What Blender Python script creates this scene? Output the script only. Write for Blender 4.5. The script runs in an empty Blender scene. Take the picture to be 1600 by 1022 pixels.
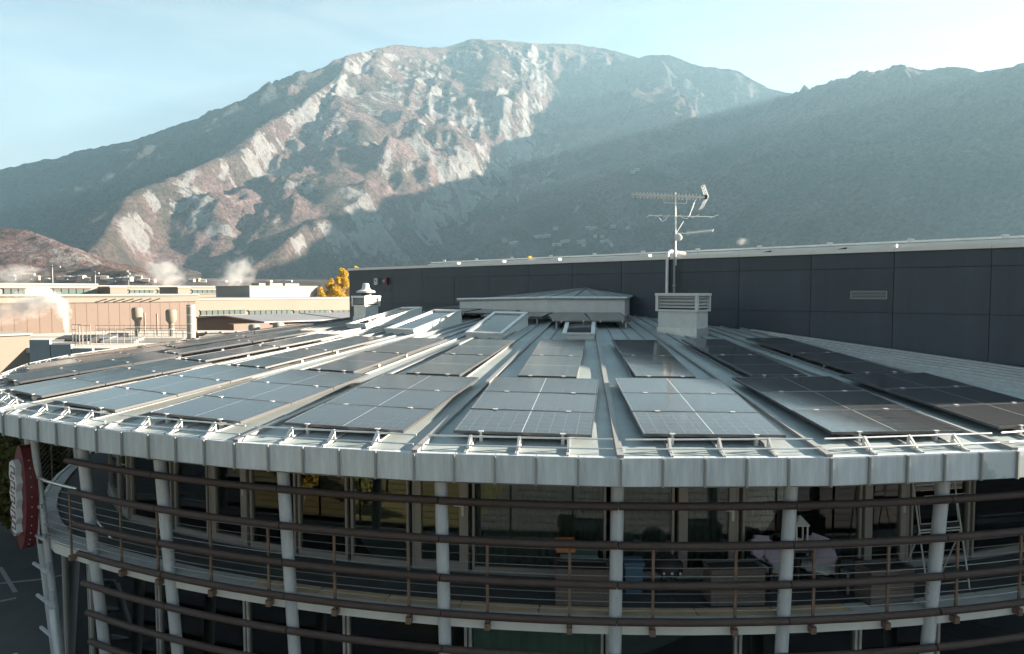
import bpy, bmesh, math, random
import numpy as np
from mathutils import Vector, Matrix
random.seed(7); rng = np.random.default_rng(11)
sc = bpy.context.scene
R_ = math.radians
SUN_AZ, SUN_EL = 82.0, 15.8        # degrees right of the view direction (+Y), above the horizon

# ------------------------------------------------------------------ camera
cam = bpy.data.objects.new('camera', bpy.data.cameras.new('camera'))
sc.collection.objects.link(cam); sc.camera = cam
cam.location = (0, 0, 9.0); cam.rotation_euler = (R_(87.0), 0, 0)
cam.data.sensor_width = 36; cam.data.lens = 24.0
cam.data.clip_start = 0.1; cam.data.clip_end = 20000
# ------------------------------------------------------------------ sky
w = bpy.data.worlds.new('World'); sc.world = w; w.use_nodes = True
nt = w.node_tree; nt.nodes.clear()
N = nt.nodes.new
out = N('ShaderNodeOutputWorld'); bg = N('ShaderNodeBackground'); sky = N('ShaderNodeTexSky')
sky.sky_type = 'NISHITA'; sky.sun_disc = False
sky.sun_elevation = R_(SUN_EL); sky.sun_rotation = R_(SUN_AZ)
sky.altitude = 200; sky.air_density = 1.0; sky.dust_density = 0.12; sky.ozone_density = 1.2
tint = N('ShaderNodeMixRGB'); tint.blend_type = 'MULTIPLY'; tint.inputs[0].default_value = 1
tint.inputs[2].default_value = (0.51, 0.445, 0.40, 1)
tc = N('ShaderNodeTexCoord'); mp = N('ShaderNodeMapping'); mp.inputs['Scale'].default_value = (1.6, 1.6, 7)
nz = N('ShaderNodeTexNoise'); nz.inputs['Scale'].default_value = 2.2; nz.inputs['Detail'].default_value = 7
nz.inputs['Roughness'].default_value = 0.62; nz.inputs['Distortion'].default_value = 0.7
rp = N('ShaderNodeValToRGB'); rp.color_ramp.elements[0].position = 0.36; rp.color_ramp.elements[1].position = 0.75; rp.color_ramp.elements[0].color = (0.06, 0.06, 0.06, 1)
rp.color_ramp.elements[1].color = (0.45, 0.45, 0.45, 1)
cl = N('ShaderNodeMixRGB'); cl.inputs[2].default_value = (1.95, 2.1, 2.1, 1)
L = nt.links.new
L(sky.outputs[0], tint.inputs[1]); L(tc.outputs['Generated'], mp.inputs[0]); L(mp.outputs[0], nz.inputs['Vector'])
L(nz.outputs['Fac'], rp.inputs[0]); L(rp.outputs[0], cl.inputs[0]); L(tint.outputs[0], cl.inputs[1])
L(cl.outputs[0], bg.inputs[0]); L(bg.outputs[0], out.inputs[0])
bg.inputs[1].default_value = 0.05
# ------------------------------------------------------------------ sun
sun = bpy.data.objects.new('sun', bpy.data.lights.new('sun', 'SUN')); sc.collection.objects.link(sun)
sun.data.energy = 5.0; sun.data.angle = R_(0.5); sun.data.color = (1.0, 0.85, 0.68)
sd = Vector((math.sin(R_(SUN_AZ)) * math.cos(R_(SUN_EL)), math.cos(R_(SUN_AZ)) * math.cos(R_(SUN_EL)), math.sin(R_(SUN_EL))))
sun.rotation_euler = sd.to_track_quat('Z', 'Y').to_euler(); sun.location = (60, 30, 60)
# ------------------------------------------------------------------ exposure
sc.view_settings.view_transform = 'Standard'; sc.view_settings.look = 'None'
sc.view_settings.exposure = 2.9; sc.view_settings.gamma = 1.0; sc.view_settings.use_curve_mapping = False
sc.cycles.max_bounces = 8; sc.cycles.volume_bounces = 1; sc.cycles.transparent_max_bounces = 16
sc.cycles.use_denoising = True

# ================================================================== helpers
COL = sc.collection
I4 = Matrix.Identity(4)
WM = {}
def reg(o, M, parent=None):
    COL.objects.link(o)
    if parent is not None:
        o.parent = parent; o.matrix_basis = WM[parent.name].inverted() @ M
    else:
        o.matrix_basis = M
    WM[o.name] = M.copy()
    return o
def tag(o, label=None, cat=None, group=None, kind=None):
    if label: o['label'] = label
    if cat: o['category'] = cat
    if group: o['group'] = group
    if kind: o['kind'] = kind
    return o
def thing(name, label, cat, M=None, group=None):
    o = bpy.data.objects.new(name, None); o.empty_display_size = 0.3
    M = Matrix.Translation(M) if isinstance(M, (tuple, list, Vector)) else (M or I4)
    reg(o, M); return tag(o, label, cat, group)
def inst(name, mesh, M, parent=None):
    return reg(bpy.data.objects.new(name, mesh), M, parent)
def frame(o, x, y, z):
    M = Matrix((tuple(x) + (0,), tuple(y) + (0,), tuple(z) + (0,), (0, 0, 0, 1))).transposed()
    M.translation = Vector(o); return M
def TR(x, y, z, rz=0): return Matrix.Translation((x, y, z)) @ Matrix.Rotation(rz, 4, 'Z')

class MB:
    def __init__(s): s.v = []; s.f = []; s.m = []
    def add(s, vs, fs, mi=0):
        b = len(s.v); s.v += [tuple(v) for v in vs]; s.f += [tuple(i + b for i in f) for f in fs]; s.m += [mi] * len(fs)
        return s
    def box(s, c, d, M=None, mi=0):
        x, y, z = d[0] / 2, d[1] / 2, d[2] / 2
        vs = [Vector((c[0] + i * x, c[1] + j * y, c[2] + k * z)) for k in (-1, 1) for j in (-1, 1) for i in (-1, 1)]
        if M is not None: vs = [M @ v for v in vs]
        return s.add(vs, [(0, 2, 3, 1), (4, 5, 7, 6), (0, 1, 5, 4), (2, 6, 7, 3), (0, 4, 6, 2), (1, 3, 7, 5)], mi)
    def bar(s, a, b, wd, h=None, up=(0, 0, 1), mi=0):
        a = Vector(a); b = Vector(b); d = b - a; l = d.length
        if l < 1e-6: return s
        z = d / l; x = z.cross(Vector(up))
        if x.length < 1e-4: x = z.cross(Vector((1, 0, 0)))
        x.normalize(); y = z.cross(x)
        return s.box((0, 0, l / 2), (wd, h or wd, l), frame(a, x, y, z), mi)
    def tube(s, pts, r, n=8, caps=True, mi=0):
        pts = [Vector(p) for p in pts]; rs = r if isinstance(r, (list, tuple)) else [r] * len(pts)
        vs = []; fs = []; px = None
        for i, p in enumerate(pts):
            d = (pts[min(i + 1, len(pts) - 1)] - pts[max(i - 1, 0)]).normalized()
            if px is None:
                px = d.cross(Vector((0, 0, 1)))
                if px.length < 1e-3: px = d.cross(Vector((0, 1, 0)))
            px = (px - d * px.dot(d)).normalized(); py = d.cross(px)
            for k in range(n):
                a = 2 * math.pi * k / n; vs.append(p + (px * math.cos(a) + py * math.sin(a)) * rs[i])
        for i in range(len(pts) - 1):
            for k in range(n):
                k2 = (k + 1) % n; fs.append((i * n + k, i * n + k2, (i + 1) * n + k2, (i + 1) * n + k))
        if caps: fs += [tuple(range(n))[::-1], tuple(range((len(pts) - 1) * n, len(pts) * n))]
        return s.add(vs, fs, mi)
    def lathe(s, prof, c=(0, 0, 0), n=16, mi=0):
        vs = [(c[0] + r * math.cos(2 * math.pi * k / n), c[1] + r * math.sin(2 * math.pi * k / n), c[2] + z) for r, z in prof for k in range(n)]
        fs = [(i * n + k, i * n + (k + 1) % n, (i + 1) * n + (k + 1) % n, (i + 1) * n + k) for i in range(len(prof) - 1) for k in range(n)]
        fs += [tuple(range(n))[::-1], tuple(range((len(prof) - 1) * n, len(prof) * n))]
        return s.add(vs, fs, mi)
    def prism(s, poly, z0, z1, mi=0):
        n = len(poly)
        zt = z1 if isinstance(z1, (list, tuple)) else [z1] * n
        zb = z0 if isinstance(z0, (list, tuple)) else [z0] * n
        vs = [(p[0], p[1], zb[i]) for i, p in enumerate(poly)] + [(p[0], p[1], zt[i]) for i, p in enumerate(poly)]
        fs = [tuple(range(n))[::-1], tuple(range(n, 2 * n))] + [(i, (i + 1) % n, n + (i + 1) % n, n + i) for i in range(n)]
        return s.add(vs, fs, mi)
    def mesh(s, name, mat, smooth=False):
        me = bpy.data.meshes.new(name); me.from_pydata(s.v, [], s.f)
        for m in (mat if isinstance(mat, (list, tuple)) else [mat]): me.materials.append(m)
        if any(s.m): me.polygons.foreach_set('material_index', s.m)
        bm = bmesh.new(); bm.from_mesh(me); bmesh.ops.recalc_face_normals(bm, faces=bm.faces); bm.to_mesh(me); bm.free()
        if smooth:
            me.polygons.foreach_set('use_smooth', [True] * len(me.polygons))
            try: me.set_sharp_from_angle(angle=R_(38))
            except Exception: pass
        return me
    def build(s, name, mat, parent=None, M=None, smooth=False):
        return inst(name, s.mesh(name, mat, smooth), M or I4, parent)

# ------------------------------------------------------------------ materials
def P(name, col, rough=0.6, metal=0.0, var=0.0, vscale=3.0, bump=0.0, bscale=20.0, spec=0.5, stretch=None, col2=None, rnd=0.0):
    m = bpy.data.materials.new(name); m.use_nodes = True; t = m.node_tree; b = t.nodes['Principled BSDF']
    b.inputs['Base Color'].default_value = tuple(col) + (1,); b.inputs['Roughness'].default_value = rough
    b.inputs['Metallic'].default_value = metal; b.inputs['Specular IOR Level'].default_value = spec
    tcn = None
    if var or bump:
        tcn = t.nodes.new('ShaderNodeTexCoord'); mpn = t.nodes.new('ShaderNodeMapping')
        t.links.new(tcn.outputs['Object'], mpn.inputs[0])
        if stretch: mpn.inputs['Scale'].default_value = stretch
    if var:
        n1 = t.nodes.new('ShaderNodeTexNoise'); n1.inputs['Scale'].default_value = vscale; n1.inputs['Detail'].default_value = 6
        n1.inputs['Roughness'].default_value = 0.65
        t.links.new(mpn.outputs[0], n1.inputs['Vector'])
        r = t.nodes.new('ShaderNodeMapRange'); r.inputs[1].default_value = 0.3; r.inputs[2].default_value = 0.7
        t.links.new(n1.outputs['Fac'], r.inputs[0])
        mx = t.nodes.new('ShaderNodeMixRGB')
        c2 = col2 if col2 else tuple(min(1, c * (1 + var)) for c in col)
        c1 = col if col2 else tuple(c * (1 - var) for c in col)
        mx.inputs[1].default_value = tuple(c1) + (1,); mx.inputs[2].default_value = tuple(c2) + (1,)
        t.links.new(r.outputs[0], mx.inputs[0]); t.links.new(mx.outputs[0], b.inputs['Base Color'])
    if bump:
        n2 = t.nodes.new('ShaderNodeTexNoise'); n2.inputs['Scale'].default_value = bscale; n2.inputs['Detail'].default_value = 4
        t.links.new(mpn.outputs[0], n2.inputs['Vector'])
        bp = t.nodes.new('ShaderNodeBump'); bp.inputs['Strength'].default_value = bump; bp.inputs['Distance'].default_value = 0.02
        t.links.new(n2.outputs['Fac'], bp.inputs['Height']); t.links.new(bp.outputs[0], b.inputs['Normal'])
    if rnd:
        oi = t.nodes.new('ShaderNodeObjectInfo'); mr_ = t.nodes.new('ShaderNodeMapRange'); mr_.inputs[3].default_value = 1 - rnd; mr_.inputs[4].default_value = 1 + rnd
        t.links.new(oi.outputs['Random'], mr_.inputs[0]); vm = t.nodes.new('ShaderNodeVectorMath'); vm.operation = 'SCALE'
        if b.inputs['Base Color'].links: t.links.new(b.inputs['Base Color'].links[0].from_socket, vm.inputs[0])
        else: vm.inputs[0].default_value = tuple(col)
        t.links.new(mr_.outputs[0], vm.inputs['Scale']); t.links.new(vm.outputs[0], b.inputs['Base Color'])
    return m
def glass_mat(name, tint, ior=1.9, rough=0.0):
    m = bpy.data.materials.new(name); m.use_nodes = True; t = m.node_tree; t.nodes.clear()
    o = t.nodes.new('ShaderNodeOutputMaterial'); mx = t.nodes.new('ShaderNodeMixShader'); fr = t.nodes.new('ShaderNodeFresnel')
    tr = t.nodes.new('ShaderNodeBsdfTransparent'); gl = t.nodes.new('ShaderNodeBsdfGlossy')
    fr.inputs[0].default_value = ior; tr.inputs[0].default_value = tuple(tint) + (1,); gl.inputs['Roughness'].default_value = rough
    t.links.new(fr.outputs[0], mx.inputs[0]); t.links.new(tr.outputs[0], mx.inputs[1]); t.links.new(gl.outputs[0], mx.inputs[2])
    t.links.new(mx.outputs[0], o.inputs[0]); return m

M = {}
M['zinc'] = P('roof_zinc', (0.245, 0.285, 0.292), 0.5, 0.0, 0.2, 0.9, 0.08, 3.0, spec=0.3)
M['seam'] = P('seam_zinc', (0.215, 0.22, 0.22), 0.5, 0.1, 0.08, 2.0, spec=0.4)
M['fascia'] = P('fascia_sheet', (0.42, 0.465, 0.51), 0.42, 0.15, 0.22, 3.0, 0.08, 6, stretch=(3.5, 1, 0.35), rnd=0.06)
M['white_metal'] = P('white_metal', (0.50, 0.50, 0.49), 0.45, 0.0, 0.08, 4)
M['galv'] = P('galvanised', (0.55, 0.56, 0.56), 0.38, 0.6, 0.12, 6)
M['column'] = P('column_paint', (0.40, 0.425, 0.46), 0.45, 0.1, 0.16, 2.5, stretch=(3, 3, 0.6))
M['wood'] = P('weathered_timber', (0.036, 0.019, 0.015), 0.65, 0, 0.5, 4.0, 0.5, 30, stretch=(1, 1, 4), col2=(0.062, 0.041, 0.036))
M['rust'] = P('brown_steel', (0.15, 0.10, 0.08), 0.5, 0.2, 0.2, 5)
M['cable'] = P('steel_cable', (0.30, 0.30, 0.30), 0.4, 0.7)
M['slab'] = P('slab_edge', (0.50, 0.50, 0.49), 0.6, 0, 0.1, 2.0)
M['tan'] = P('coping_painted_light', (0.55, 0.39, 0.24), 0.65, 0, 0.18, 3.0)  # warm light along the balcony edge, painted into the coping colour
M['deck'] = P('balcony_floor', (0.06, 0.063, 0.066), 0.7, 0, 0.25, 3.0)
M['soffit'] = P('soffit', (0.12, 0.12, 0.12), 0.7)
M['frame'] = P('window_frame', (0.27, 0.24, 0.215), 0.5, 0, 0.06, 3)
M['glass'] = glass_mat('window_glass', (0.74, 0.80, 0.77), 1.85)
M['glass2'] = glass_mat('tinted_glass', (0.66, 0.78, 0.72), 2.0)
M['curtain'] = P('curtain', (0.20, 0.235, 0.215), 0.85, 0, 0.2, 3)
M['blind_reflection'] = P('blind_reflection', (0.42, 0.47, 0.43), 0.8, 0, 0.1, 2)  # blinds whose pale tone also stands in for reflections in the lower panes
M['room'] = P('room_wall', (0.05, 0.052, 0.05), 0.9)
M['pv_frame'] = P('pv_frame', (0.12, 0.12, 0.125), 0.35, 0.7)
M['clamp'] = P('clamp_alu', (0.5, 0.5, 0.5), 0.4, 0.3)
M['clad'] = P('dark_cladding', (0.036, 0.047, 0.060), 0.5, 0.2, 0.16, 0.9, 0.03, 40, stretch=(2.5, 1, 0.5), rnd=0.09)
M['clad_back'] = P('cladding_joint', (0.012, 0.013, 0.014), 0.8)
M['coping'] = P('coping', (0.55, 0.52, 0.50), 0.4, 0.3, 0.06, 2)
M['hallroof'] = P('hall_roof', (0.40, 0.45, 0.46), 0.4, 0.2, 0.05, 1)
M['asphalt'] = P('asphalt', (0.052, 0.055, 0.058), 0.85, 0, 0.25, 0.6, 0.3, 60)
M['paint'] = P('road_paint', (0.22, 0.22, 0.22), 0.7, 0, 0.2, 6)
M['bluepaint'] = P('blue_paint', (0.06, 0.12, 0.18), 0.7)
M['lawn'] = P('lawn', (0.055, 0.06, 0.016), 0.9, 0, 0.4, 0.4, 0.4, 20, col2=(0.12, 0.095, 0.03))
M['red'] = P('sign_red', (0.11, 0.013, 0.016), 0.4, 0, 0.1, 5)
M['sign_white'] = P('sign_white', (0.45, 0.46, 0.48), 0.5)
M['black'] = P('black_plastic', (0.02, 0.02, 0.021), 0.5)
M['wicker'] = P('wicker', (0.115, 0.095, 0.085), 0.7, 0, 0.35, 40, 0.6, 60)
M['cushion'] = P('lilac_cushion', (0.40, 0.33, 0.42), 0.9, 0, 0.1, 6)
M['seatpad'] = P('grey_pad', (0.52, 0.52, 0.50), 0.9)
M['crate'] = P('orange_crate', (0.42, 0.15, 0.05), 0.6, 0, 0.2, 8)
M['teal'] = P('teal_plastic', (0.10, 0.16, 0.16), 0.5)
M['blue'] = P('blue_plastic', (0.05, 0.12, 0.20), 0.5)

# photovoltaic glass: cells, busbars and the pale grid are flat print under dusty glass
def pv_material():
    m = bpy.data.materials.new('pv_glass'); m.use_nodes = True; t = m.node_tree; b = t.nodes['Principled BSDF']
    tcn = t.nodes.new('ShaderNodeTexCoord'); sx = t.nodes.new('ShaderNodeSeparateXYZ'); t.links.new(tcn.outputs['Object'], sx.inputs[0])
    def mth(op, a, bb=None, c=None):
        n = t.nodes.new('ShaderNodeMath'); n.operation = op
        for i, q in enumerate((a, bb, c)):
            if q is None: continue
            if isinstance(q, (int, float)): n.inputs[i].default_value = q
            else: t.links.new(q, n.inputs[i])
        return n.outputs[0]
    def lines(src, pitch, wd):   # 1 on the lines
        f = mth('FRACT', mth('DIVIDE', src, pitch)); d = mth('ABSOLUTE', mth('SUBTRACT', f, 0.5))
        return mth('GREATER_THAN', d, 0.5 - wd / pitch / 2)
    gx = lines(mth('ADD', sx.outputs[0], 1.09), 0.218, 0.008); gy = lines(mth('ADD', sx.outputs[1], 0.612), 0.204, 0.008)
    gx2 = lines(mth('ADD', sx.outputs[0], 1.09 + 0.109), 0.218, 0.005)
    ctr = mth('LESS_THAN', mth('ABSOLUTE', sx.outputs[0]), 0.008)
    edge = mth('MAXIMUM', mth('GREATER_THAN', mth('ABSOLUTE', sx.outputs[0]), 1.092), mth('GREATER_THAN', mth('ABSOLUTE', sx.outputs[1]), 0.614))
    g = mth('MAXIMUM', mth('MAXIMUM', gx, gy), mth('MULTIPLY', gx2, 0.5)); g = mth('MULTIPLY', g, 0.28)
    g = mth('MAXIMUM', g, ctr); g = mth('MAXIMUM', g, mth('MULTIPLY', edge, 0.7))
    oi = t.nodes.new('ShaderNodeObjectInfo')
    nzn = t.nodes.new('ShaderNodeTexNoise'); nzn.inputs['Scale'].default_value = 2.3; nzn.inputs['Detail'].default_value = 5
    nzn.noise_dimensions = '4D'; t.links.new(tcn.outputs['Object'], nzn.inputs['Vector']); t.links.new(mth('MULTIPLY', oi.outputs['Random'], 40.0), nzn.inputs['W'])
    cell = t.nodes.new('ShaderNodeMixRGB'); cell.inputs[1].default_value = (0.020, 0.025, 0.031, 1); cell.inputs[2].default_value = (0.046, 0.048, 0.050, 1)
    t.links.new(mth('MULTIPLY_ADD', oi.outputs['Random'], 0.5, mth('SUBTRACT', nzn.outputs['Fac'], 0.25)), cell.inputs[0])
    mx = t.nodes.new('ShaderNodeMixRGB'); mx.inputs[2].default_value = (0.36, 0.36, 0.35, 1)
    t.links.new(g, mx.inputs[0]); t.links.new(cell.outputs[0], mx.inputs[1]); t.links.new(mx.outputs[0], b.inputs['Base Color'])
    rg = t.nodes.new('ShaderNodeMapRange'); rg.inputs[3].default_value = 0.06; rg.inputs[4].default_value = 0.16
    t.links.new(nzn.outputs['Fac'], rg.inputs[0]); t.links.new(rg.outputs[0], b.inputs['Roughness'])
    b.inputs['IOR'].default_value = 1.8; b.inputs['Specular IOR Level'].default_value = 0.5
    return m
M['pv'] = pv_material()

# stained fascia sheet: a dull damp blotch with a shape of its own
def stained():
    m = P('fascia_stained', (0.42, 0.465, 0.51), 0.42, 0.15); t = m.node_tree; b = t.nodes['Principled BSDF']
    tcn = t.nodes.new('ShaderNodeTexCoord'); oi = t.nodes.new('ShaderNodeObjectInfo')
    n = t.nodes.new('ShaderNodeTexNoise'); n.noise_dimensions = '4D'; n.inputs['Scale'].default_value = 3.4; n.inputs['Detail'].default_value = 5
    t.links.new(tcn.outputs['Object'], n.inputs['Vector']); 
    mm = t.nodes.new('ShaderNodeMath'); mm.operation = 'MULTIPLY'; mm.inputs[1].default_value = 30; t.links.new(oi.outputs['Random'], mm.inputs[0]); t.links.new(mm.outputs[0], n.inputs['W'])
    r = t.nodes.new('ShaderNodeValToRGB'); r.color_ramp.elements[0].position = 0.52; r.color_ramp.elements[1].position = 0.57
    r.color_ramp.elements[0].color = (0.42, 0.465, 0.51, 1); r.color_ramp.elements[1].color = (0.29, 0.34, 0.36, 1)
    t.links.new(n.outputs['Fac'], r.inputs[0]); t.links.new(r.outputs[0], b.inputs['Base Color']); return m
M['fascia_stained'] = stained()

# ------------------------------------------------------------------ geometry of the place
CX, CY = 2.79, 34.97
ZE, ZA = 6.5, 9.12
APEX = Vector((CX + 1.1, CY, ZA))
FOC = 1067.0
def at(px, py, D):
    """the point at depth D metres that the photograph shows at (px, py)"""
    x = (px - 800) / FOC; y = (511 - py) / FOC; c, s = math.cos(R_(-3)), math.sin(R_(-3))
    dy = c - s * y; dz = s + c * y
    return Vector((x / dy * D, D, 9 + dz / dy * D))
_T = [(-135, 12.5), (-120, 13.5), (-105, 14.5), (-90, 16.5), (-75, 19.0), (-67.5, 20.4), (-60.3, 21.8), (-53.1, 22.9), (-45.9, 23.8), (-38.7, 24.5), (-31.5, 24.95), (60, 24.95)]
def Rf(th): return float(np.interp(th, [a for a, b in _T], [b for a, b in _T]))
def pol(th, r, z, scale=True):
    k = Rf(th) / 24.95 if scale else 1
    if r < 24.6 and th < -32: k *= 1 - 0.045 * min(1, (-32 - th) / 16)
    return Vector((CX + r * k * math.sin(R_(th)), CY - r * k * math.cos(R_(th)), z))
def ring(mb, th0, th1, r0, r1, z0, z1, step=2.4):
    n = max(1, int(round((th1 - th0) / step)))
    for i in range(n):
        a, b = th0 + (th1 - th0) * i / n, th0 + (th1 - th0) * (i + 1) / n
        q = [pol(a, r0, 0), pol(b, r0, 0), pol(b, r1, 0), pol(a, r1, 0)]
        mb.prism([(p.x, p.y) for p in q], z0, z1)
    return mb
W0 = Vector((13.1, 17.5, 0)); WE = Vector((-0.7408, 0.6717, 0)).normalized(); WN = Vector((-WE.y, WE.x, 0))
if WN.y > 0: WN = -WN
def wallp(t, n, z): return W0 + WE * t + WN * n + Vector((0, 0, z))

# ================================================================== ground, terrain
def height_noise(X, Y, scale, octaves, seed, ridged=False):
    rs = np.random.default_rng(seed); out = np.zeros_like(X); amp = 1.0; tot = 0
    for o in range(octaves):
        n = 256; g = rs.random((n, n)); u = X / scale * (2 ** o) + rs.random() * 50; v = Y / scale * (2 ** o) + rs.random() * 50
        iu = np.floor(u).astype(int); iv = np.floor(v).astype(int); fu = u - iu; fv = v - iv
        fu = fu * fu * (3 - 2 * fu); fv = fv * fv * (3 - 2 * fv)
        a = g[iu % n, iv % n]; b = g[(iu + 1) % n, iv % n]; c = g[iu % n, (iv + 1) % n]; d = g[(iu + 1) % n, (iv + 1) % n]
        q = (a * (1 - fu) + b * fu) * (1 - fv) + (c * (1 - fu) + d * fu) * fv
        if ridged: q = 1 - abs(2 * q - 1)
        out += q * amp; tot += amp; amp *= 0.5
    return out / tot
def ridge_field(X, Y, pts, slopeL, slopeR, power=1.0):
    """height of a mountain ridge: crest polyline pts, falling at slopeL / slopeR on its two sides"""
    best = np.full(X.shape, -1e9); dist = np.full(X.shape, 1e9)
    for (ax, ay, az), (bx, by, bz) in zip(pts[:-1], pts[1:]):
        dx, dy = bx - ax, by - ay; l2 = dx * dx + dy * dy
        t = np.clip(((X - ax) * dx + (Y - ay) * dy) / l2, 0, 1)
        qx, qy = ax + t * dx, ay + t * dy; d = np.hypot(X - qx, Y - qy); side = (X - ax) * dy - (Y - ay) * dx
        s = np.where(side > 0, slopeR, slopeL)
        h = az + t * (bz - az) - s * d ** power
        best = np.maximum(best, h); dist = np.minimum(dist, d)
    return best, dist
def build_terrain():
    st = 9.0
    xs = np.arange(-3900, 4300, st); ys = np.concatenate([np.arange(140, 5700, st)])
    X, Y = np.meshgrid(xs, ys)
    WX = X + 70 * (height_noise(X, Y, 420, 3, 5) - 0.5); WY = Y + 70 * (height_noise(X, Y, 420, 3, 6) - 0.5)
    pl = lambda L: [tuple(at(*p)) for p in L]
    crestL = pl([(-900, 400, 2900), (-500, 352, 3100), (-200, 307, 3250), (0, 265, 3400), (100, 246, 3450), (200, 222, 3500), (330, 175, 3600), (405, 144, 3680), (445, 138, 3700), (480, 126, 3740), (520, 108, 3780), (545, 90, 3820), (590, 76, 4050)])
    crest = pl([(545, 90, 3820), (590, 76, 4050), (620, 69, 4250), (690, 73, 4550), (735, 61, 4750), (775, 63, 4850), (830, 67, 4950)])
    crestR = pl([(830, 67, 4950), (850, 68, 5000), (900, 67, 5050), (945, 74, 5000), (1000, 90, 4850), (1022, 84, 4750), (1045, 85, 4650), (1075, 97, 4550), (1100, 104, 4450), (1150, 110, 4300), (1170, 122, 4200), (1200, 136, 4100), (1235, 147, 3950)])
    spurA = pl([(545, 90, 3820), (530, 112, 3550), (490, 146, 3250), (450, 174, 3050), (400, 202, 2800), (372, 236, 2600), (330, 250, 2450), (280, 275, 2280), (215, 298, 2080), (180, 343, 1880), (150, 400, 1600)])
    spurB = pl([(735, 61, 4750), (770, 80, 4500), (760, 120, 4200), (730, 170, 3900)])
    spurC = pl([(600, 75, 4150), (590, 135, 3700), (580, 205, 3300), (550, 275, 2850), (505, 335, 2350), (430, 385, 1850)])
    spurD = pl([(1030, 85, 4720), (1040, 112, 4400), (1042, 150, 4100), (1025, 195, 3750), (965, 255, 3300), (880, 318, 2800), (770, 375, 2300)])
    right = pl([(1235, 147, 3900), (1262, 140, 3650), (1290, 129, 3450), (1350, 104, 3100), (1400, 96, 2800), (1445, 99, 2600), (1500, 94, 2420), (1525, 101, 2330), (1550, 95, 2280), (1600, 85, 2150), (1760, 62, 1900), (2000, 30, 1700), (2500, -40, 1500), (3600, -160, 1300)])
    foot = pl([(-420, 370, 1150), (-150, 355, 1080), (20, 362, 1000), (90, 380, 960), (140, 412, 900)])
    foot2 = pl([(20, 398, 960), (120, 408, 900), (170, 416, 860), (225, 436, 800)])
    H0, d0 = ridge_field(WX, WY, crestL, 0.72, 0.80)
    H1, d1 = ridge_field(WX, WY, crest, 0.64, 0.72)
    H1 = H1 - 0.85 * np.clip(WX - np.interp(WY, [1800, 2300, 3000, 3600, 4200, 4950, 5600], [-700, -560, -250, -60, 110, 150, 150]), 0, 1e9)
    H1r, d1r = ridge_field(WX, WY, crestR, 0.9, 1.0)
    H1 = np.maximum.reduce([H0, H1, H1r]); d1 = np.minimum.reduce([d0, d1, d1r])
    HA, dA = ridge_field(WX, WY, spurA, 0.62, 0.95)
    cxa = np.interp(WY, [p[1] for p in spurA[::-1]], [p[0] for p in spurA[::-1]])
    HA = HA - np.where(WX > cxa, 130 * height_noise(X, Y, 210, 3, 61) * np.clip((dA - 20) / 60, 0, 1), 0)
    HB, dB = ridge_field(WX, WY, spurB, 0.72, 0.72)
    HC, dC = ridge_field(WX, WY, spurC, 0.70, 0.75)
    xb = np.interp(WY, [1800, 2300, 3000, 3600, 4200, 4950, 5600], [-700, -560, -250, -60, 110, 150, 150])
    cut = 0.85 * np.clip(WX - xb, 0, 1e9); HA = HA - cut; HC = HC - cut; HB = HB - cut
    HD, dD = ridge_field(WX, WY, spurD, 0.85, 0.56)
    HR, dR = ridge_field(WX, WY, right, 0.52, 0.62)
    HF, dF = ridge_field(WX, WY, foot, 0.42, 0.45)
    HG, dG = ridge_field(WX, WY, foot2, 0.36, 0.36)
    base = np.clip((Y - 380) * 0.030, -0.6, 75) - 0.0
    dmin = np.minimum.reduce([d1, dA, dB, dC, dD, dR])
    def smax(a, b, k=40.0):
        m = np.maximum(a, b); return m + k * np.log(np.exp((a - m) / k) + np.exp((b - m) / k)) - 0
    H = np.maximum.reduce([H1, HA, HB, HC, HD])
    H = smax(H, HR - 25, 18)
    rel = np.clip((H - base) / 200, 0, 1) * np.clip(dmin / 160, 0.10, 1)
    gul = height_noise(WX, WY, 380, 6, 21, True); fine = height_noise(X, Y, 90, 4, 22, True); big = height_noise(WX, WY, 900, 3, 23)
    H = H + rel * (210 * (gul - 0.62) + 58 * (fine - 0.6) + 130 * (big - 0.5))
    H = H + np.clip((H - base) / 100, 0, 1) * (9 * (height_noise(X, Y, 34, 3, 31) - 0.5))
    HFt = np.maximum(HF, HG); HFt = HFt + np.clip((HFt - base) / 20, 0, 1) * (30 * (height_noise(X, Y, 130, 6, 41, True) - 0.6) + 7 * (height_noise(X, Y, 22, 2, 42) - 0.5))
    Z = np.maximum(smax(H, base, 6.0), HFt)
    Z = np.where(Y < 380, np.minimum(Z, -0.6), Z)
    f = np.clip((Y - 380) / 250, 0, 1); Z = Z * f + (-0.6) * (1 - f)
    Z = np.where((abs(X) > 0) & (Y < 330), -0.6, Z)
    # rock: where the slope is steep, patchy
    gy, gx = np.gradient(Z, ys, xs); sl = np.hypot(gx, gy)
    patch = height_noise(X, Y, 300, 4, 51); streak = height_noise(X * 1.0, Y * 0.5, 60, 4, 52)
    nearA = np.exp(-np.clip(dA - 20, 0, 1e9) / 130)
    nearC = np.exp(-dC / 170) * 0.5
    brk = height_noise(X, Y, 130, 4, 53, True) * 0.6 + height_noise(X, Y, 46, 3, 54, True) * 0.4
    rock = np.clip((nearA * 1.05 + nearC * 0.5 + np.clip(sl - 0.8, 0, 1) * 1.3) * np.clip((brk - 0.535) * 4.2, 0, 1.4) + (patch - 0.62) * 1.2, 0, 1)
    cx_ = np.interp(Y, [p[1] for p in spurA[::-1]], [p[0] for p in spurA[::-1]])
    rock *= np.clip((X - cx_ + 60) / 120, 0.05, 1)
    rock *= np.clip((Z - 60) / 120, 0, 1)
    rock = np.where((HFt >= Z - 1) & (HFt > base + 8), 0.55 * np.clip((brk - 0.48) * 4, 0, 1), rock)
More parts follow.
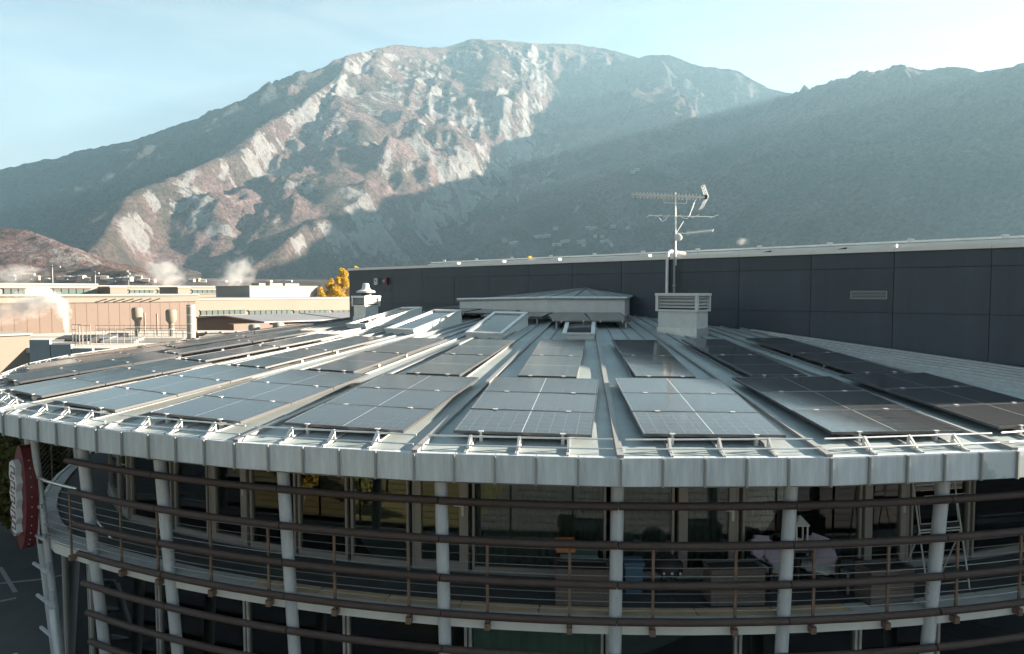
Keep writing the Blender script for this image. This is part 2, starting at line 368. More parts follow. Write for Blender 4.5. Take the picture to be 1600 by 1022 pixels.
    rock *= np.where(X > 250, 0.0, 1)
    flank_shade = np.clip((cx_ - 40 - X) / 160 + (height_noise(X, Y, 260, 4, 71) - 0.5) * 1.2, 0, 1) * np.clip((Y - 1500) / 300, 0, 1) + np.clip((X - 500) / 500, 0, 1) * 0.6  # mask for shade painted into the forest on left flank and right ridge
    ny, nx = X.shape
    Z = Z + np.where(Y > 700, rock * 16 * (height_noise(X, Y, 55, 3, 81, True) - 0.6) + np.clip((Z - base) / 60, 0, 1) * 5 * (height_noise(X, Y, 20, 2, 82) - 0.5), 0)
    V = np.stack([X, Y, Z], -1).reshape(-1, 3).astype(np.float32)
    idx = np.arange(ny * nx).reshape(ny, nx)
    F = np.stack([idx[:-1, :-1], idx[:-1, 1:], idx[1:, 1:], idx[1:, :-1]], -1).reshape(-1, 4)
    # drop what cannot be seen or shade anything (far back, low)
    me = bpy.data.meshes.new('mountain')
    me.vertices.add(len(V)); me.vertices.foreach_set('co', V.ravel())
    me.loops.add(F.size); me.loops.foreach_set('vertex_index', F.ravel().astype(np.int32))
    me.polygons.add(len(F)); me.polygons.foreach_set('loop_start', np.arange(0, F.size, 4, dtype=np.int32))
    me.update(calc_edges=True); me.validate()
    me.polygons.foreach_set('use_smooth', np.ones(len(F), bool))
    at_ = me.attributes.new('rock', 'FLOAT', 'POINT'); at_.data.foreach_set('value', rock.ravel().astype(np.float32))
    ae = me.attributes.new('painted_shade', 'FLOAT', 'POINT'); ae.data.foreach_set('value', np.clip(flank_shade, 0, 1).ravel().astype(np.float32))
    return me, (xs, ys, Z)
def mountain_material():
    m = bpy.data.materials.new('mountain_slope'); m.use_nodes = True; t = m.node_tree; b = t.nodes['Principled BSDF']
    b.inputs['Roughness'].default_value = 0.95; b.inputs['Specular IOR Level'].default_value = 0.1
    tcn = t.nodes.new('ShaderNodeTexCoord')
    def noise(s, d, r=0.6):
        n = t.nodes.new('ShaderNodeTexNoise'); n.inputs['Scale'].default_value = s; n.inputs['Detail'].default_value = d; n.inputs['Roughness'].default_value = r
        t.links.new(tcn.outputs['Object'], n.inputs['Vector']); return n.outputs['Fac']
    def ramp(src, els):
        r = t.nodes.new('ShaderNodeValToRGB'); e = r.color_ramp.elements
        e[0].position, e[0].color = els[0][0], tuple(els[0][1]) + (1,); e[1].position, e[1].color = els[-1][0], tuple(els[-1][1]) + (1,)
        for p, c in els[1:-1]: q = e.new(p); q.color = tuple(c) + (1,)
        t.links.new(src, r.inputs[0]); return r.outputs[0]
    forest = ramp(noise(0.0042, 9, 0.68), [(0.34, (0.034, 0.033, 0.028)), (0.46, (0.060, 0.046, 0.039)), (0.56, (0.098, 0.067, 0.065)), (0.66, (0.130, 0.098, 0.099))])
    fine = ramp(noise(0.085, 5, 0.75), [(0.34, (0.34, 0.36, 0.38)), (0.66, (1.6, 1.52, 1.48))])
    mu = t.nodes.new('ShaderNodeMixRGB'); mu.blend_type = 'MULTIPLY'; mu.inputs[0].default_value = 1; ev = t.nodes.new('ShaderNodeAttribute'); ev.attribute_name = 'painted_shade'; em = t.nodes.new('ShaderNodeMixRGB'); em.inputs[2].default_value = (0.030, 0.033, 0.035, 1); t.links.new(ev.outputs['Fac'], em.inputs[0]); t.links.new(forest, em.inputs[1]); t.links.new(em.outputs[0], mu.inputs[1]); t.links.new(fine, mu.inputs[2])  # mixes the painted shade tone into the forest colour
    rock = ramp(noise(0.03, 8, 0.7), [(0.3, (0.11, 0.10, 0.094)), (0.7, (0.20, 0.197, 0.202))])
    a = t.nodes.new('ShaderNodeAttribute'); a.attribute_name = 'rock'
    n3 = noise(0.06, 7, 0.75)
    ad = t.nodes.new('ShaderNodeMath'); ad.operation = 'MULTIPLY_ADD'; ad.inputs[1].default_value = 1.4; ad.inputs[2].default_value = -0.70; t.links.new(n3, ad.inputs[0])
    ad2 = t.nodes.new('ShaderNodeMath'); ad2.operation = 'ADD'; t.links.new(ad.outputs[0], ad2.inputs[0]); t.links.new(a.outputs['Fac'], ad2.inputs[1])
    mr = t.nodes.new('ShaderNodeMapRange'); mr.inputs[1].default_value = 0.36; mr.inputs[2].default_value = 0.56; t.links.new(ad2.outputs[0], mr.inputs[0])
    mx = t.nodes.new('ShaderNodeMixRGB'); t.links.new(mr.outputs[0], mx.inputs[0]); t.links.new(mu.outputs[0], mx.inputs[1]); t.links.new(rock, mx.inputs[2])
    t.links.new(mx.outputs[0], b.inputs['Base Color'])
    bp = t.nodes.new('ShaderNodeBump'); bp.inputs['Strength'].default_value = 1.0; bp.inputs['Distance'].default_value = 22
    t.links.new(noise(0.05, 6, 0.72), bp.inputs['Height']); t.links.new(bp.outputs[0], b.inputs['Normal'])
    return m
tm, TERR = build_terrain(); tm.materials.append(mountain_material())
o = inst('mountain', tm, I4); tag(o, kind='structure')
def ground_z(x, y):
    xs, ys, Z = TERR
    i = int(np.clip(np.searchsorted(ys, y), 1, len(ys) - 1)); j = int(np.clip(np.searchsorted(xs, x), 1, len(xs) - 1))
    return max(0.0, float(Z[i, j]))
def sheet(name, x0, x1, y0, y1, z, mat):
    o = MB().add([(x0, y0, z), (x1, y0, z), (x1, y1, z), (x0, y1, z)], [(0, 1, 2, 3)]).build(name, mat)
    return tag(o, kind='structure')
M['earth'] = P('valley_ground', (0.05, 0.048, 0.038), 0.95, 0, 0.3, 0.02)
sheet('ground', -3850, 4250, -1500, 560, 0.0, M['earth'])
sheet('parking_lot', -60, 45, -14, 60, 0.004, M['asphalt'])
sheet('lawn', -70, 60, -70, -14.05, 0.006, M['lawn'])
sheet('garden_lawn', -46, -4, -14, 6.5, 0.008, M['lawn'])
# ================================================================== haze
hz = MB().box((150, 2350, 985), (8700, 8000, 1973)).build('haze', bpy.data.materials.new('haze_air'))
tag(hz, kind='stuff')
hm = hz.data.materials[0]; hm.use_nodes = True; t = hm.node_tree; t.nodes.clear()
pv = t.nodes.new('ShaderNodeVolumePrincipled'); ho = t.nodes.new('ShaderNodeOutputMaterial')
pv.inputs['Color'].default_value = (0.47, 0.79, 1.0, 1); pv.inputs['Density'].default_value = 0.000062; pv.inputs['Anisotropy'].default_value = 0.25
t.links.new(pv.outputs[0], ho.inputs['Volume'])

# ================================================================== round building
B = thing('round_building', 'round two storey building with conical zinc roof and timber louvre rings', 'building', (CX, CY, 0))
HIP0, DT = -2.7, 7.2
KMIN, KMAX = -17, 2
def hip(k): return HIP0 + DT * k
FAC = []
hip_angles = [hip(k) for k in range(KMIN, KMAX + 2)] + [33.9]
for i in range(len(hip_angles) - 1):
    a, b = hip_angles[i], hip_angles[i + 1]
    E0, E1 = pol(a, 24.95, ZE), pol(b, 24.95, ZE)
    Mid = (E0 + E1) / 2; u = (E1 - E0).normalized(); wv = (APEX - Mid); ln = wv.length; wv.normalize()
    n = u.cross(wv).normalized(); x = wv.cross(n).normalized()
    FAC.append(dict(k=KMIN + i, a=a, b=b, E0=E0, E1=E1, Mid=Mid, u=u, w=wv, n=n, x=x, len=ln, chord=(E1 - E0).length))
def fpt(f, d, off, lift):     # d up the slope from the eave's middle, off sideways, lift above
    return f['Mid'] + f['w'] * d + f['x'] * off + f['n'] * lift
def facet_point(f, s, d, lift=0):   # s in 0..1 along the eave, d metres up towards the apex
    p = f['E0'].lerp(f['E1'], s); v = (APEX - p).normalized(); return p + v * d + f['n'] * lift
STAINED = {(1, 4), (2, 0), (2, 2), (2, 3), (2, 4)}
for f in FAC:
    k = f['k']; dn = -f['n'] * 0.07
    sec = MB().add([f['E0'], f['E1'], APEX, f['E0'] + dn, f['E1'] + dn, APEX + dn], [(0, 1, 2), (5, 4, 3), (0, 3, 4, 1)]).build('roof_section', M['zinc'], B)
    ext = f['len'] - 6.5
    if k <= KMAX:
        for s in (0.25, 0.5, 0.75):
            MB().bar(facet_point(f, s, 0.02, 0.025), facet_point(f, s, ext, 0.025), 0.022, 0.04, f['n']).build('standing_seam', M['seam'], sec)
    else:
        # the last section against the hall: seams run along its wall
        for q in (0.25, 0.72, 1.18, 1.65, 2.1, 2.6, 3.1, 3.6):
            pts = []
            for t in (-3.0, 14.0):
                g = wallp(t, q, 0); nn = f['n']; z = f['Mid'].z - (nn.x * (g.x - f['Mid'].x) + nn.y * (g.y - f['Mid'].y)) / nn.z
                pts.append(Vector((g.x, g.y, z)))
            # clip to the section on its hip side
            hipd = (APEX - f['E0']); ap, bp_ = pts
            def side(p): return (p.x - f['E0'].x) * hipd.y - (p.y - f['E0'].y) * hipd.x
            def inside_r(p): return math.hypot(p.x - CX, p.y - CY) < 24.6
            ok = [ap.lerp(bp_, i / 200) for i in range(201)]; ok = [p for p in ok if side(p) > 0.05 and inside_r(p)]
            if len(ok) > 4:
                MB().bar(ok[0] + f['n'] * 0.03, ok[-1] + f['n'] * 0.03, 0.13, 0.12, f['n']).build('standing_seam', M['galv'], sec)
    MB().bar(facet_point(f, 0, 0.0, 0.03), facet_point(f, 0, ext + 1.2, 0.03), 0.10, 0.075, f['n']).build('hip_cap', M['seam'], sec)
    # fascia: five folded sheets a section, a standing lock between each two
    if k >= -11:
        nf = 5 if k <= KMAX else 10; wd = f['chord'] / nf
        yv = Vector((-f['u'].y, f['u'].x, 0)); yv = yv if yv.dot(APEX - f['Mid']) < 0 else -yv     # outward
        fm = None
        fw = MB().box((0, 0, -0.205), (wd - 0.012, 0.03, 0.41)).box((0, -0.11, -0.405), (wd - 0.012, 0.19, 0.02)).box((0, -0.05, 0.008), (wd - 0.012, 0.12, 0.016))
        fmesh = fw.mesh('fascia_panel', M['fascia'])
        fst = fmesh.copy(); fst.materials[0] = M['fascia_stained']
        smesh = MB().box((0, 0.03, -0.2), (0.028, 0.05, 0.43)).mesh('fascia_seam', M['seam'])
        for i in range(nf):
            p = f['E0'] + f['u'] * wd * (i + 0.5) + yv * 0.018 + Vector((0, 0, 0.005))
            Mx = frame(p, -yv.cross(Vector((0, 0, 1))) if False else f['u'], yv, Vector((0, 0, 1))) if f['u'].cross(yv).z > 0 else frame(p, -f['u'], yv, Vector((0, 0, 1)))
            o = inst('fascia_panel', fst if (k, i) in STAINED else fmesh, Mx, B)
            if (k, i) in STAINED: o['label'] = 'fascia sheet with a dull damp stain'
            Ms = Mx.copy(); Ms.translation = f['E0'] + f['u'] * wd * i + yv * 0.018
            inst('fascia_seam', smesh, Ms, B)
    # snow guards
    if k >= -12:
        def g(s, d, l): return facet_point(f, s, d, l)
        s0, s1 = 0.03, 0.97
        for d, l, r in ((0.20, 0.085, 0.014), (0.36, 0.185, 0.015)):
            MB().tube([g(s0, d, l), g(s1, d, l)], r, 6).build('snow_rail', M['galv'], B)
        for s in ((0.25, 0.5, 0.75) if k <= KMAX else (0.12, 0.25, 0.38, 0.5)):
            mb = MB().bar(g(s, 0.37, 0.045), g(s, 0.37, 0.20), 0.02, 0.05, f['x']).bar(g(s, 0.16, 0.05), g(s, 0.37, 0.20), 0.02, 0.035, f['x']).bar(g(s, 0.24, 0.045), g(s, 0.37, 0.13), 0.016, 0.025, f['x'])
            mb.bar(g(s, 0.02, 0.03), g(s, 0.48, 0.03), 0.04, 0.03, f['n'])
            mb.build('snow_guard_bracket', M['white_metal'], B)

# ---------------------------------------------------------------- solar panels
PW, PH = 2.24, 1.28
def panel_meshes():
    fr = MB(); t = 0.022; h = 0.045
    for sx in (-1, 1): fr.box((sx * (PW / 2 - t / 2), 0, 0), (t, PH, h))
    for sy in (-1, 1): fr.box((0, sy * (PH / 2 - t / 2), 0), (PW - 2 * t - 0.002, t, h))
    fr.box((0, 0, -0.012), (PW - 2 * t - 0.002, PH - 2 * t - 0.002, 0.006))
    gl = MB().box((0, 0, 0.014), (PW - 2 * t - 0.003, PH - 2 * t - 0.003, 0.012))
    cl = MB().box((0, 0, 0.028), (0.085, 0.055, 0.008)).box((0, 0, -0.01), (0.035, 0.018, 0.075))
    return fr.mesh('frame', M['pv_frame']), gl.mesh('glass', M['pv']), cl.mesh('clamp', M['clamp'])
FR, GL, CL = panel_meshes()
ORD = ['', 'second', 'third', 'fourth', 'fifth', 'sixth', 'seventh', 'eighth', 'ninth', 'tenth']
def strip_name(k):
    j = k - (-1)
    if j == 0: return 'in the lantern strip'
    side = 'left' if j < 0 else 'right'; j = abs(j)
    return f'one strip {side} of the lantern strip' if j == 1 else f'{["","","two","three","four","five","six","seven","eight","nine","ten","eleven","twelve"][j]} strips {side} of the lantern strip'
def solar_panel(Mx, label, rot=False, group='solar panels on the round roof', clamps=True):
    o = thing('solar_panel', label, 'solar panel', Mx, group)
    Mi = Mx @ Matrix.Rotation(math.pi / 2, 4, 'Z') if rot else Mx
    inst('frame', FR, Mi, o); inst('glass', GL, Mi, o)
    if clamps:
        hh = PW if rot else PH
        for sx in (-1, 1):
            inst('clamp', CL, Mx @ Matrix.Translation((sx * (0.36 if rot else 0.66), -hh / 2 - 0.012, 0)), o)
    return o
OUT, INN = (0.64, 1.298), (4.60, 2.275)
for f in FAC:
    k = f['k']
    if k > 2 or k < -11: continue
    for i in range(3):
        d = OUT[0] + PH / 2 + OUT[1] * i; lift = 0.15; j_ = lambda: random.uniform(-.004, .004)
        Mx = frame(fpt(f, d, 0, lift), f['x'], f['w'], f['n']) @ Matrix.Rotation(j_(), 4, 'X') @ Matrix.Rotation(j_(), 4, 'Y')
        nm = ['eave row', 'second row from the eave', 'third row from the eave'][i]
        solar_panel(Mx, f'landscape solar panel, {nm}, {strip_name(k)}')
    for i in range(2):
        d = INN[0] + PW / 2 + INN[1] * i
        if k == 2 and i == 1: pass
        Mx = frame(fpt(f, d, 0, 0.165), f['x'], f['w'], f['n']) @ Matrix.Rotation(random.uniform(-.004, .004), 4, 'X')
        nm = ['lower', 'upper'][i]
        solar_panel(Mx, f'{nm} upright solar panel, {strip_name(k)}', rot=True)
    sec_parent = B
    for sx, d0, d1, hh in ((-0.66, 0.60, 4.50, 0), (0.66, 0.60, 4.50, 0), (-0.36, 4.66, 9.15, 1), (0.36, 4.66, 9.15, 1)):
        h0, h1 = ((0.10, 0.10) if hh == 0 else (0.115, 0.115))
        mb = MB().bar(fpt(f, d0, sx, h0), fpt(f, d1, sx, h1), 0.045, 0.05, f['n'])
        q = d0 + 0.05
        while q < d1 - 1: mb.bar(fpt(f, q, sx, 0.0), fpt(f, q, sx, h0 + (h1 - h0) * (q - d0) / (d1 - d0)), 0.05, 0.07, f['w']); q += 1.3
        mb.build('mounting_rail', M['clamp'], B)

# ---------------------------------------------------------------- facade: slabs, columns, timber rings
TH0, TH1 = -82, 27
ring(MB(), TH0, TH1, 18.0, 24.86, 6.05, 6.088).build('soffit', M['soffit'], B)
sl = ring(MB(), TH0, TH1, 18.0, 24.2, 3.44, 3.66).build('balcony_slab', M['slab'], B)
ring(MB(), TH0, TH1, 24.13, 24.235, 3.70, 3.725).build('slab_flange', M['white_metal'], sl)
ring(MB(), TH0, TH1, 22.6, 23.80, 3.66, 3.672).build('decking', M['deck'], sl)
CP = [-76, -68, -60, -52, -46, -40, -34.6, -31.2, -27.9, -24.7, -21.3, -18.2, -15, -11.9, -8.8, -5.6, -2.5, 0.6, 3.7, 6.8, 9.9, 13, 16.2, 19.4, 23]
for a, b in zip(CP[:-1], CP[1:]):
    ring(MB(), a + 0.03, b - 0.03, 23.82, 24.12, 3.66, 3.71).build('coping_stone', M['tan'] if -19 < a < 4 else M['slab'], sl)  # only the warmly lit stretch gets the painted light colour
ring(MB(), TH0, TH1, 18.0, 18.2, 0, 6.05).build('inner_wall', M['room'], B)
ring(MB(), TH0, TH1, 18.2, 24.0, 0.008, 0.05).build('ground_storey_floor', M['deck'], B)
COLS = [-61, -52, -36.0, -27.55, -22.35, -15.95, -9.3, -2.65, 3.8, 9.95, 16.3, 22.0]
def rcol(z): return 24.40 - 0.075 * (6.06 - z)
for th in COLS:
    cm = MB().tube([pol(th, rcol(-0.05), -0.05), pol(th, rcol(6.06), 6.06)], 0.105, 18)
    c = cm.build('column', M['column'], B, smooth=True)
    for zz in (3.53,):
        p = pol(th, rcol(zz), zz); q = pol(th, 24.1, zz)
        MB().bar(q, p, 0.06, 0.16).build('bracket', M['slab'], c)
BZ = [5.66, 5.02, 4.36, 3.745, 3.12, 2.50, 1.88, 1.25, 0.63]
bc = [-28.0] + COLS[COLS.index(-22.35):]
for zi, z in enumerate(BZ):
    r = rcol(z) + 0.165
    for a, b in zip(bc[:-1], bc[1:]):
        a2 = a - (0.25 - 0.18 * zi / 4 if a == -28.0 else 0)
        jr = random.uniform(-0.012, 0.012)
        n = 5; pts = [pol(a2 + (b - a2) * i / n + (0.02 if i == 0 else -0.02 if i == n else 0), r + jr, z + jr * 0.6) for i in range(n + 1)]
        MB().tube(pts, 0.063, 10).build('timber_rail', M['wood'], B, smooth=True)
POSTS = [-29.2, -25.3, -22.9, -19.85, -16.9, -13.85, -10.7, -7.55, -4.4, -1.26, 1.86, 4.9, 7.93, 10.95, 14.0, 17.1, 20.2]
POSTSL = [-33, -37, -41, -45, -49.5, -54, -59, -64, -69, -75]
for th in POSTS + POSTSL:
    p = pol(th, 24.28, 3.46); q = pol(th, 24.28, 4.98)
    po = MB().bar(p, q, 0.045, 0.03, q - pol(th, 20, 4.98)).build('railing_post', M['rust'], B)
    MB().bar(pol(th, 24.205, 3.53), pol(th, 24.33, 3.53), 0.09, 0.11).build('post_bracket', M['rust'], po)
for z in (3.88, 4.02, 4.16, 4.30, 4.44, 4.58, 4.72, 4.86):
    pts = [pol(TH0 + (25 - TH0) * i / 70, 24.285, z) for i in range(71)]
    MB().tube(pts, 0.0065, 4).build('railing_cable', M['cable'], B)
MB().tube([pol(TH0 + (25 - TH0) * i / 70, 24.30, 4.985) for i in range(71)], 0.017, 6).build('handrail_flat', M['rust'], B)
MB().tube([pol(-82 + (-28.2 + 82) * i / 40, 24.36, 5.04) for i in range(41)], 0.028, 8).build('handrail', M['galv'], B, smooth=True)

def bay(a, b, z0, z1, r, kind, curtain, gm, fmat):
    p0, p1 = pol(a, r, z0), pol(b, r, z0); x = (p1 - p0); wd = x.length; x.normalize(); y = Vector((-x.y, x.x, 0)); h = z1 - z0
    Mx = frame(p0, x, y, Vector((0, 0, 1)))     # y points inwards
    fw = 0.13 if kind == 'door' else 0.045; bt = 0.16 if kind == 'door' else 0.11
    fr = MB().box((fw / 2, 0, h / 2), (fw, 0.09, h)).box((wd - fw / 2, 0, h / 2), (fw, 0.09, h)).box((wd / 2, 0, bt / 2), (wd - 2 * fw - 0.002, 0.086, bt)).box((wd / 2, 0, h - 0.05), (wd - 2 * fw - 0.002, 0.086, 0.10))
    if kind == 'door':
        fr.box((-0.02, 0.01, h / 2), (0.038, 0.13, h)).box((wd + 0.02, 0.01, h / 2), (0.038, 0.13, h))
    o = inst('balcony_door' if kind == 'door' else 'window', fr.mesh(kind, fmat), Mx, B)
    MB().box((wd / 2, 0.012, h / 2), (wd - 2 * fw + 0.02, 0.016, h - 0.2)).build('pane', gm, o, Mx)
    if kind == 'door':
        MB().bar((wd - 0.065, -0.05, 1.28), (wd - 0.065, -0.10, 1.28), 0.022).bar((wd - 0.06, -0.105, 1.28), (wd - 0.22, -0.105, 1.28), 0.022).box((wd - 0.065, -0.05, 1.2), (0.045, 0.012, 0.26)).build('handle', M['galv'], o, Mx)
    if curtain:
        n = int(wd / 0.075); vs = []; fs = []
        for i in range(n + 1):
            yy = 0.30 + (0.045 if i % 2 else -0.045) * (0.6 + 0.4 * math.sin(i * 1.7)); xx = 0.03 + (wd - 0.06) * i / n
            vs += [(xx, yy, 0.04), (xx, yy, h - 0.04)]
        for i in range(n): fs.append((2 * i, 2 * i + 2, 2 * i + 3, 2 * i + 1))
        MB().add(vs, fs).build('curtain', M['blind_reflection'] if z0 < 1 else M['curtain'], o, Mx, smooth=True)
UP = [(-75, -68, 'w', 0), (-67.6, -61, 'w', 0), (-60.6, -54, 'w', 0), (-53.6, -47, 'w', 1), (-46.6, -40, 'w', 0), (-39.6, -34.0, 'w', 0), (-33.7, -31.5, 'door', 0), (-31.2, -27.35, 'w', 0), (-27.1, -24.45, 'w', 1),
      (-24.2, -21.75, 'door', 1), (-21.45, -15.55, 'w', 0), (-15.35, -12.25, 'w', 0), (-11.95, -9.35, 'door', 0), (-9.05, -2.65, 'w', 1), (-2.4, 0.55, 'w', 1), (0.85, 3.5, 'door', 1), (3.8, 9.85, 'w', 1), (10.1, 12.35, 'door', 1), (12.6, 16.2, 'w', 1), (16.4, 21, 'w', 0), (21.2, 26, 'w', 0)]
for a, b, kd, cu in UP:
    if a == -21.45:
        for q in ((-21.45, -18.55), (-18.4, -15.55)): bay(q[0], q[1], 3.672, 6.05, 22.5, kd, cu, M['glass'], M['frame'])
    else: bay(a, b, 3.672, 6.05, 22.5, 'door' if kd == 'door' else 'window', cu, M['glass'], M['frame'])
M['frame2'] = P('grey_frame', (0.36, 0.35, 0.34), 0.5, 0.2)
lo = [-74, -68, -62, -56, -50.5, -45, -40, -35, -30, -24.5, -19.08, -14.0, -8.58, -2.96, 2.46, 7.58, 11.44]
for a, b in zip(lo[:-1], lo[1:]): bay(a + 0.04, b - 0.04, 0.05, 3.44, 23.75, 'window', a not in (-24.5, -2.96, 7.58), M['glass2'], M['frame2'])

# roof lantern against the hall wall
La, Lb, Lc = Vector((-2.05, 26.7, 0)), Vector((1.25, 24.55, 0)), Vector((4.05, 24.55, 0))
tl = (La - W0).dot(WE) + 1.2; tcn = (Lc - W0).dot(WE) + 0.3
Ld, Le = wallp(tcn, 0.06, 0), wallp(tl, 0.06, 0)
poly = [La, Lb, Lc, Ld, Le]
ln_ = MB().prism([(p.x, p.y) for p in poly], 7.6, 8.70).build('roof_lantern', M['white_metal'], B)
cen = sum(poly, Vector()) / 5
big = [cen + (p - cen) * 1.025 for p in poly[:3]] + [Ld + WE * -0.15, Le + WE * 0.15]
ztop = [8.68, 8.76, 8.74, 9.02, 9.0]
ztop = [8.66, 8.76, 8.74, 8.86, 8.74]
pk = wallp(13.6, 0.25, 9.10); pts_ = [big[i] + Vector((0, 0, ztop[i])) for i in range(5)]
MB().add(pts_ + [pk] + [q - Vector((0, 0, .06)) for q in pts_], [(i, (i + 1) % 5, 5) for i in range(5)] + [(i, 6 + i, 6 + (i + 1) % 5, (i + 1) % 5) for i in range(5)] + [(10, 9, 8, 7, 6)]).build('lantern_roof', M['zinc'], ln_)
for i0, i1, ss in ((0, 1, (.25, .5, .75)), (1, 2, (0, .33, .66, 1))):
    for s in ss:
        a = pts_[i0].lerp(pts_[i1], s); MB().bar(a + Vector((0, 0, .02)), pk + Vector((0, 0, .02)), .03, .05).build('lantern_seam', M['seam'], ln_)
for s0, s1, q0, q1 in ((0, 1, big[0], big[1]), (0, 1, big[1], big[2])):
    a = q0 + Vector((0, 0, 8.68 if q0 is big[0] else 8.76)); b = q1 + Vector((0, 0, 8.76)); MB().tube([a, b], 0.05, 8).build('lantern_gutter', M['galv'], ln_)

# upper solar panels round the lantern, nearly flat
for px, py, D, rz, lb in ((888, 499, 23.35, -2, 'tilted solar panel in front of the lantern, above the roof window'), (948, 499, 23.35, 0, 'tilted solar panel at the right end of the lantern front'),
                          (808, 497, 24.2, 20, 'tilted solar panel left of the roof window, under the lantern kink'), (762, 494, 25.3, 26, 'tilted solar panel under the left end of the lantern'), (700, 493, 26.2, 34, 'tilted solar panel left of the lantern, above the white roof windows')):
    p = at(px, py, D); zr = ZE + (ZA - ZE) * (1 - math.hypot(p.x - CX, p.y - CY) / 24.9) + 0.22
    Mx = TR(p.x, p.y, zr, R_(-rz)) @ Matrix.Rotation(R_(5), 4, 'X')
    o = solar_panel(Mx, lb, rot=(px in (888, 948)), group='solar panels round the roof lantern', clamps=True)
    hw, hd = (0.5, 0.95) if px in (888, 948) else (0.9, 0.5)
    lg = MB()
    for i in (-1, 1):
        for j in (-1, 1): lg.bar((i * hw, j * hd, -0.02), (i * hw, j * hd, -0.3), 0.05)
    lg.build('support_leg', M['clamp'], o, Mx)

# roof windows: tilted glazed frames with white sheet sides
M['skyglass'] = P('roof_window_glass', (0.03, 0.04, 0.045), 0.06)
def roof_window(th, d0, d1, wd, rise, label):
    k = math.floor((th - HIP0) / DT); f = [q for q in FAC if q['k'] == k][0]
    off = (th - (f['a'] + f['b']) / 2) / DT
    dm = f['len']; s = (th - f['a']) / DT
    p0 = facet_point(f, s, d0, 0); p1 = facet_point(f, s, d1, 0); y = (p1 - p0).normalized(); x = y.cross(f['n']).normalized()
    Mx = frame(p0, x, y, f['n']); l = d1 - d0; h0, h1 = 0.12, rise
    o = thing('roof_window', label, 'roof window', Mx, 'roof windows above the solar strips')
    hw = wd / 2
    MB().add([(-hw, 0, -.05), (hw, 0, -.05), (hw, l, -.05), (-hw, l, -.05), (-hw, 0, h0), (hw, 0, h0), (hw, l, h1), (-hw, l, h1)], [(0, 3, 2, 1), (0, 1, 5, 4), (1, 2, 6, 5), (2, 3, 7, 6), (3, 0, 4, 7), (4, 5, 6, 7)]).build('curb', M['white_metal'], o, Mx)
    sl = (h1 - h0) / l; Mg = Mx @ Matrix.Translation((0, 0, h0 + 0.002)) @ Matrix.Rotation(math.atan(sl), 4, 'X'); ll = math.hypot(l, h1 - h0)
    fr = MB().box((-hw + .05, ll / 2, .035), (.12, ll + .06, .07)).box((hw - .05, ll / 2, .035), (.12, ll + .06, .07)).box((0, .03, .035), (wd - .142, .10, .068)).box((0, ll - .08, .04), (wd - .142, .2, .078))
    fr.build('sash', M['galv'], o, Mg)
    MB().box((0, ll / 2 - .03, .02), (wd - .14, ll - .2, .03)).build('pane', M['skyglass'], o, Mg)
roof_window(-4.9, 10.25, 12.6, 0.95, 0.16, 'shaded roof window in front of the roof lantern')
roof_window(-16.0, 10.3, 12.9, 1.2, 0.40, 'sunlit roof window with tall white side, left of the shaded one')
roof_window(-28.5, 10.7, 13.4, 1.2, 0.40, 'sunlit white roof window, second to the left of the lantern')
roof_window(-40.5, 11.0, 13.6, 1.2, 0.40, 'white roof window in front of the capped chimney')

# ---------------------------------------------------------------- roof chimneys
def louvre_box(p, lw, ld, z0, zl, zt, label, cat, rz_dir):
    Mx = frame((p.x, p.y, z0), -WE if rz_dir else WE, (-WE).cross(Vector((0, 0, 1))) * -1 if rz_dir else WN, Vector((0, 0, 1)))
    x = -WE; y = Vector((0, 0, 1)).cross(x); Mx = frame((p.x, p.y, z0), x, y, Vector((0, 0, 1)))   # -y faces the camera
    o = thing('roof_vent', label, cat, Mx)
    hb = zl - z0
    MB().box((0, 0, hb / 2 - 0.2), (lw, ld, hb + 0.4)).build('shaft', M['white_metal'] if lw > 1 else M['galv'], o, Mx)
    MB().box((0, 0, 0.11), (lw + 0.06, ld + 0.06, 0.28)).build('flashing', M['galv'], o, Mx)
    H = zt - zl; n = 4
    fm = MB()
    for sx in (-1, 1):
        for sy in (-1, 1): fm.box((sx * (lw / 2 + .02), sy * (ld / 2 + .02), hb + H / 2), (.09, .09, H))
    fm.box((0, 0, hb + H - .03), (lw + .16, ld + .16, .08)).box((0, 0, hb + .03), (lw + .10, ld + .10, .06)).build('louvre_frame', M['white_metal'] if lw > 1 else M['galv'], o, Mx)
    MB().box((0, 0, hb + H / 2), (lw - .12, ld - .12, H - .1)).build('core', M['black'], o, Mx)
    for i in range(n):
        z = hb + .11 + (H - .16) * i / n
        b = MB()
        for sy in (-1, 1): b.add([(-lw / 2 + .03, sy * (ld / 2 - .06), z + .075), (lw / 2 - .03, sy * (ld / 2 - .06), z + .075), (lw / 2 - .03, sy * (ld / 2 + .04), z), (-lw / 2 + .03, sy * (ld / 2 + .04), z)], [(0, 1, 2, 3)])
        for sx in (-1, 1): b.add([(sx * (lw / 2 - .06), -ld / 2 + .03, z + .075), (sx * (lw / 2 - .06), ld / 2 - .03, z + .075), (sx * (lw / 2 + .04), ld / 2 - .03, z), (sx * (lw / 2 + .04), -ld / 2 + .03, z)], [(0, 1, 2, 3)])
        b.build('louvre', M['white_metal'], o, Mx)
    return o, Mx, hb + H
louvre_box(Vector((5.32, 21.25, 0)), 1.30, 0.75, 7.62, 8.38, 8.93, 'pale louvred vent box standing in front of the dark wall', 'roof vent', True)
o, Mx, ht = louvre_box(Vector((-6.05, 28.3, 0)), 0.80, 0.64, 7.7, 8.38, 8.80, 'small louvred chimney with a metal cowl near the hall corner', 'chimney', True)
MB().lathe([(.24, 0), (.24, .12), (.22, .14)], (0, 0, ht + .01), 14).build('cowl_neck', M['black'], o, Mx)
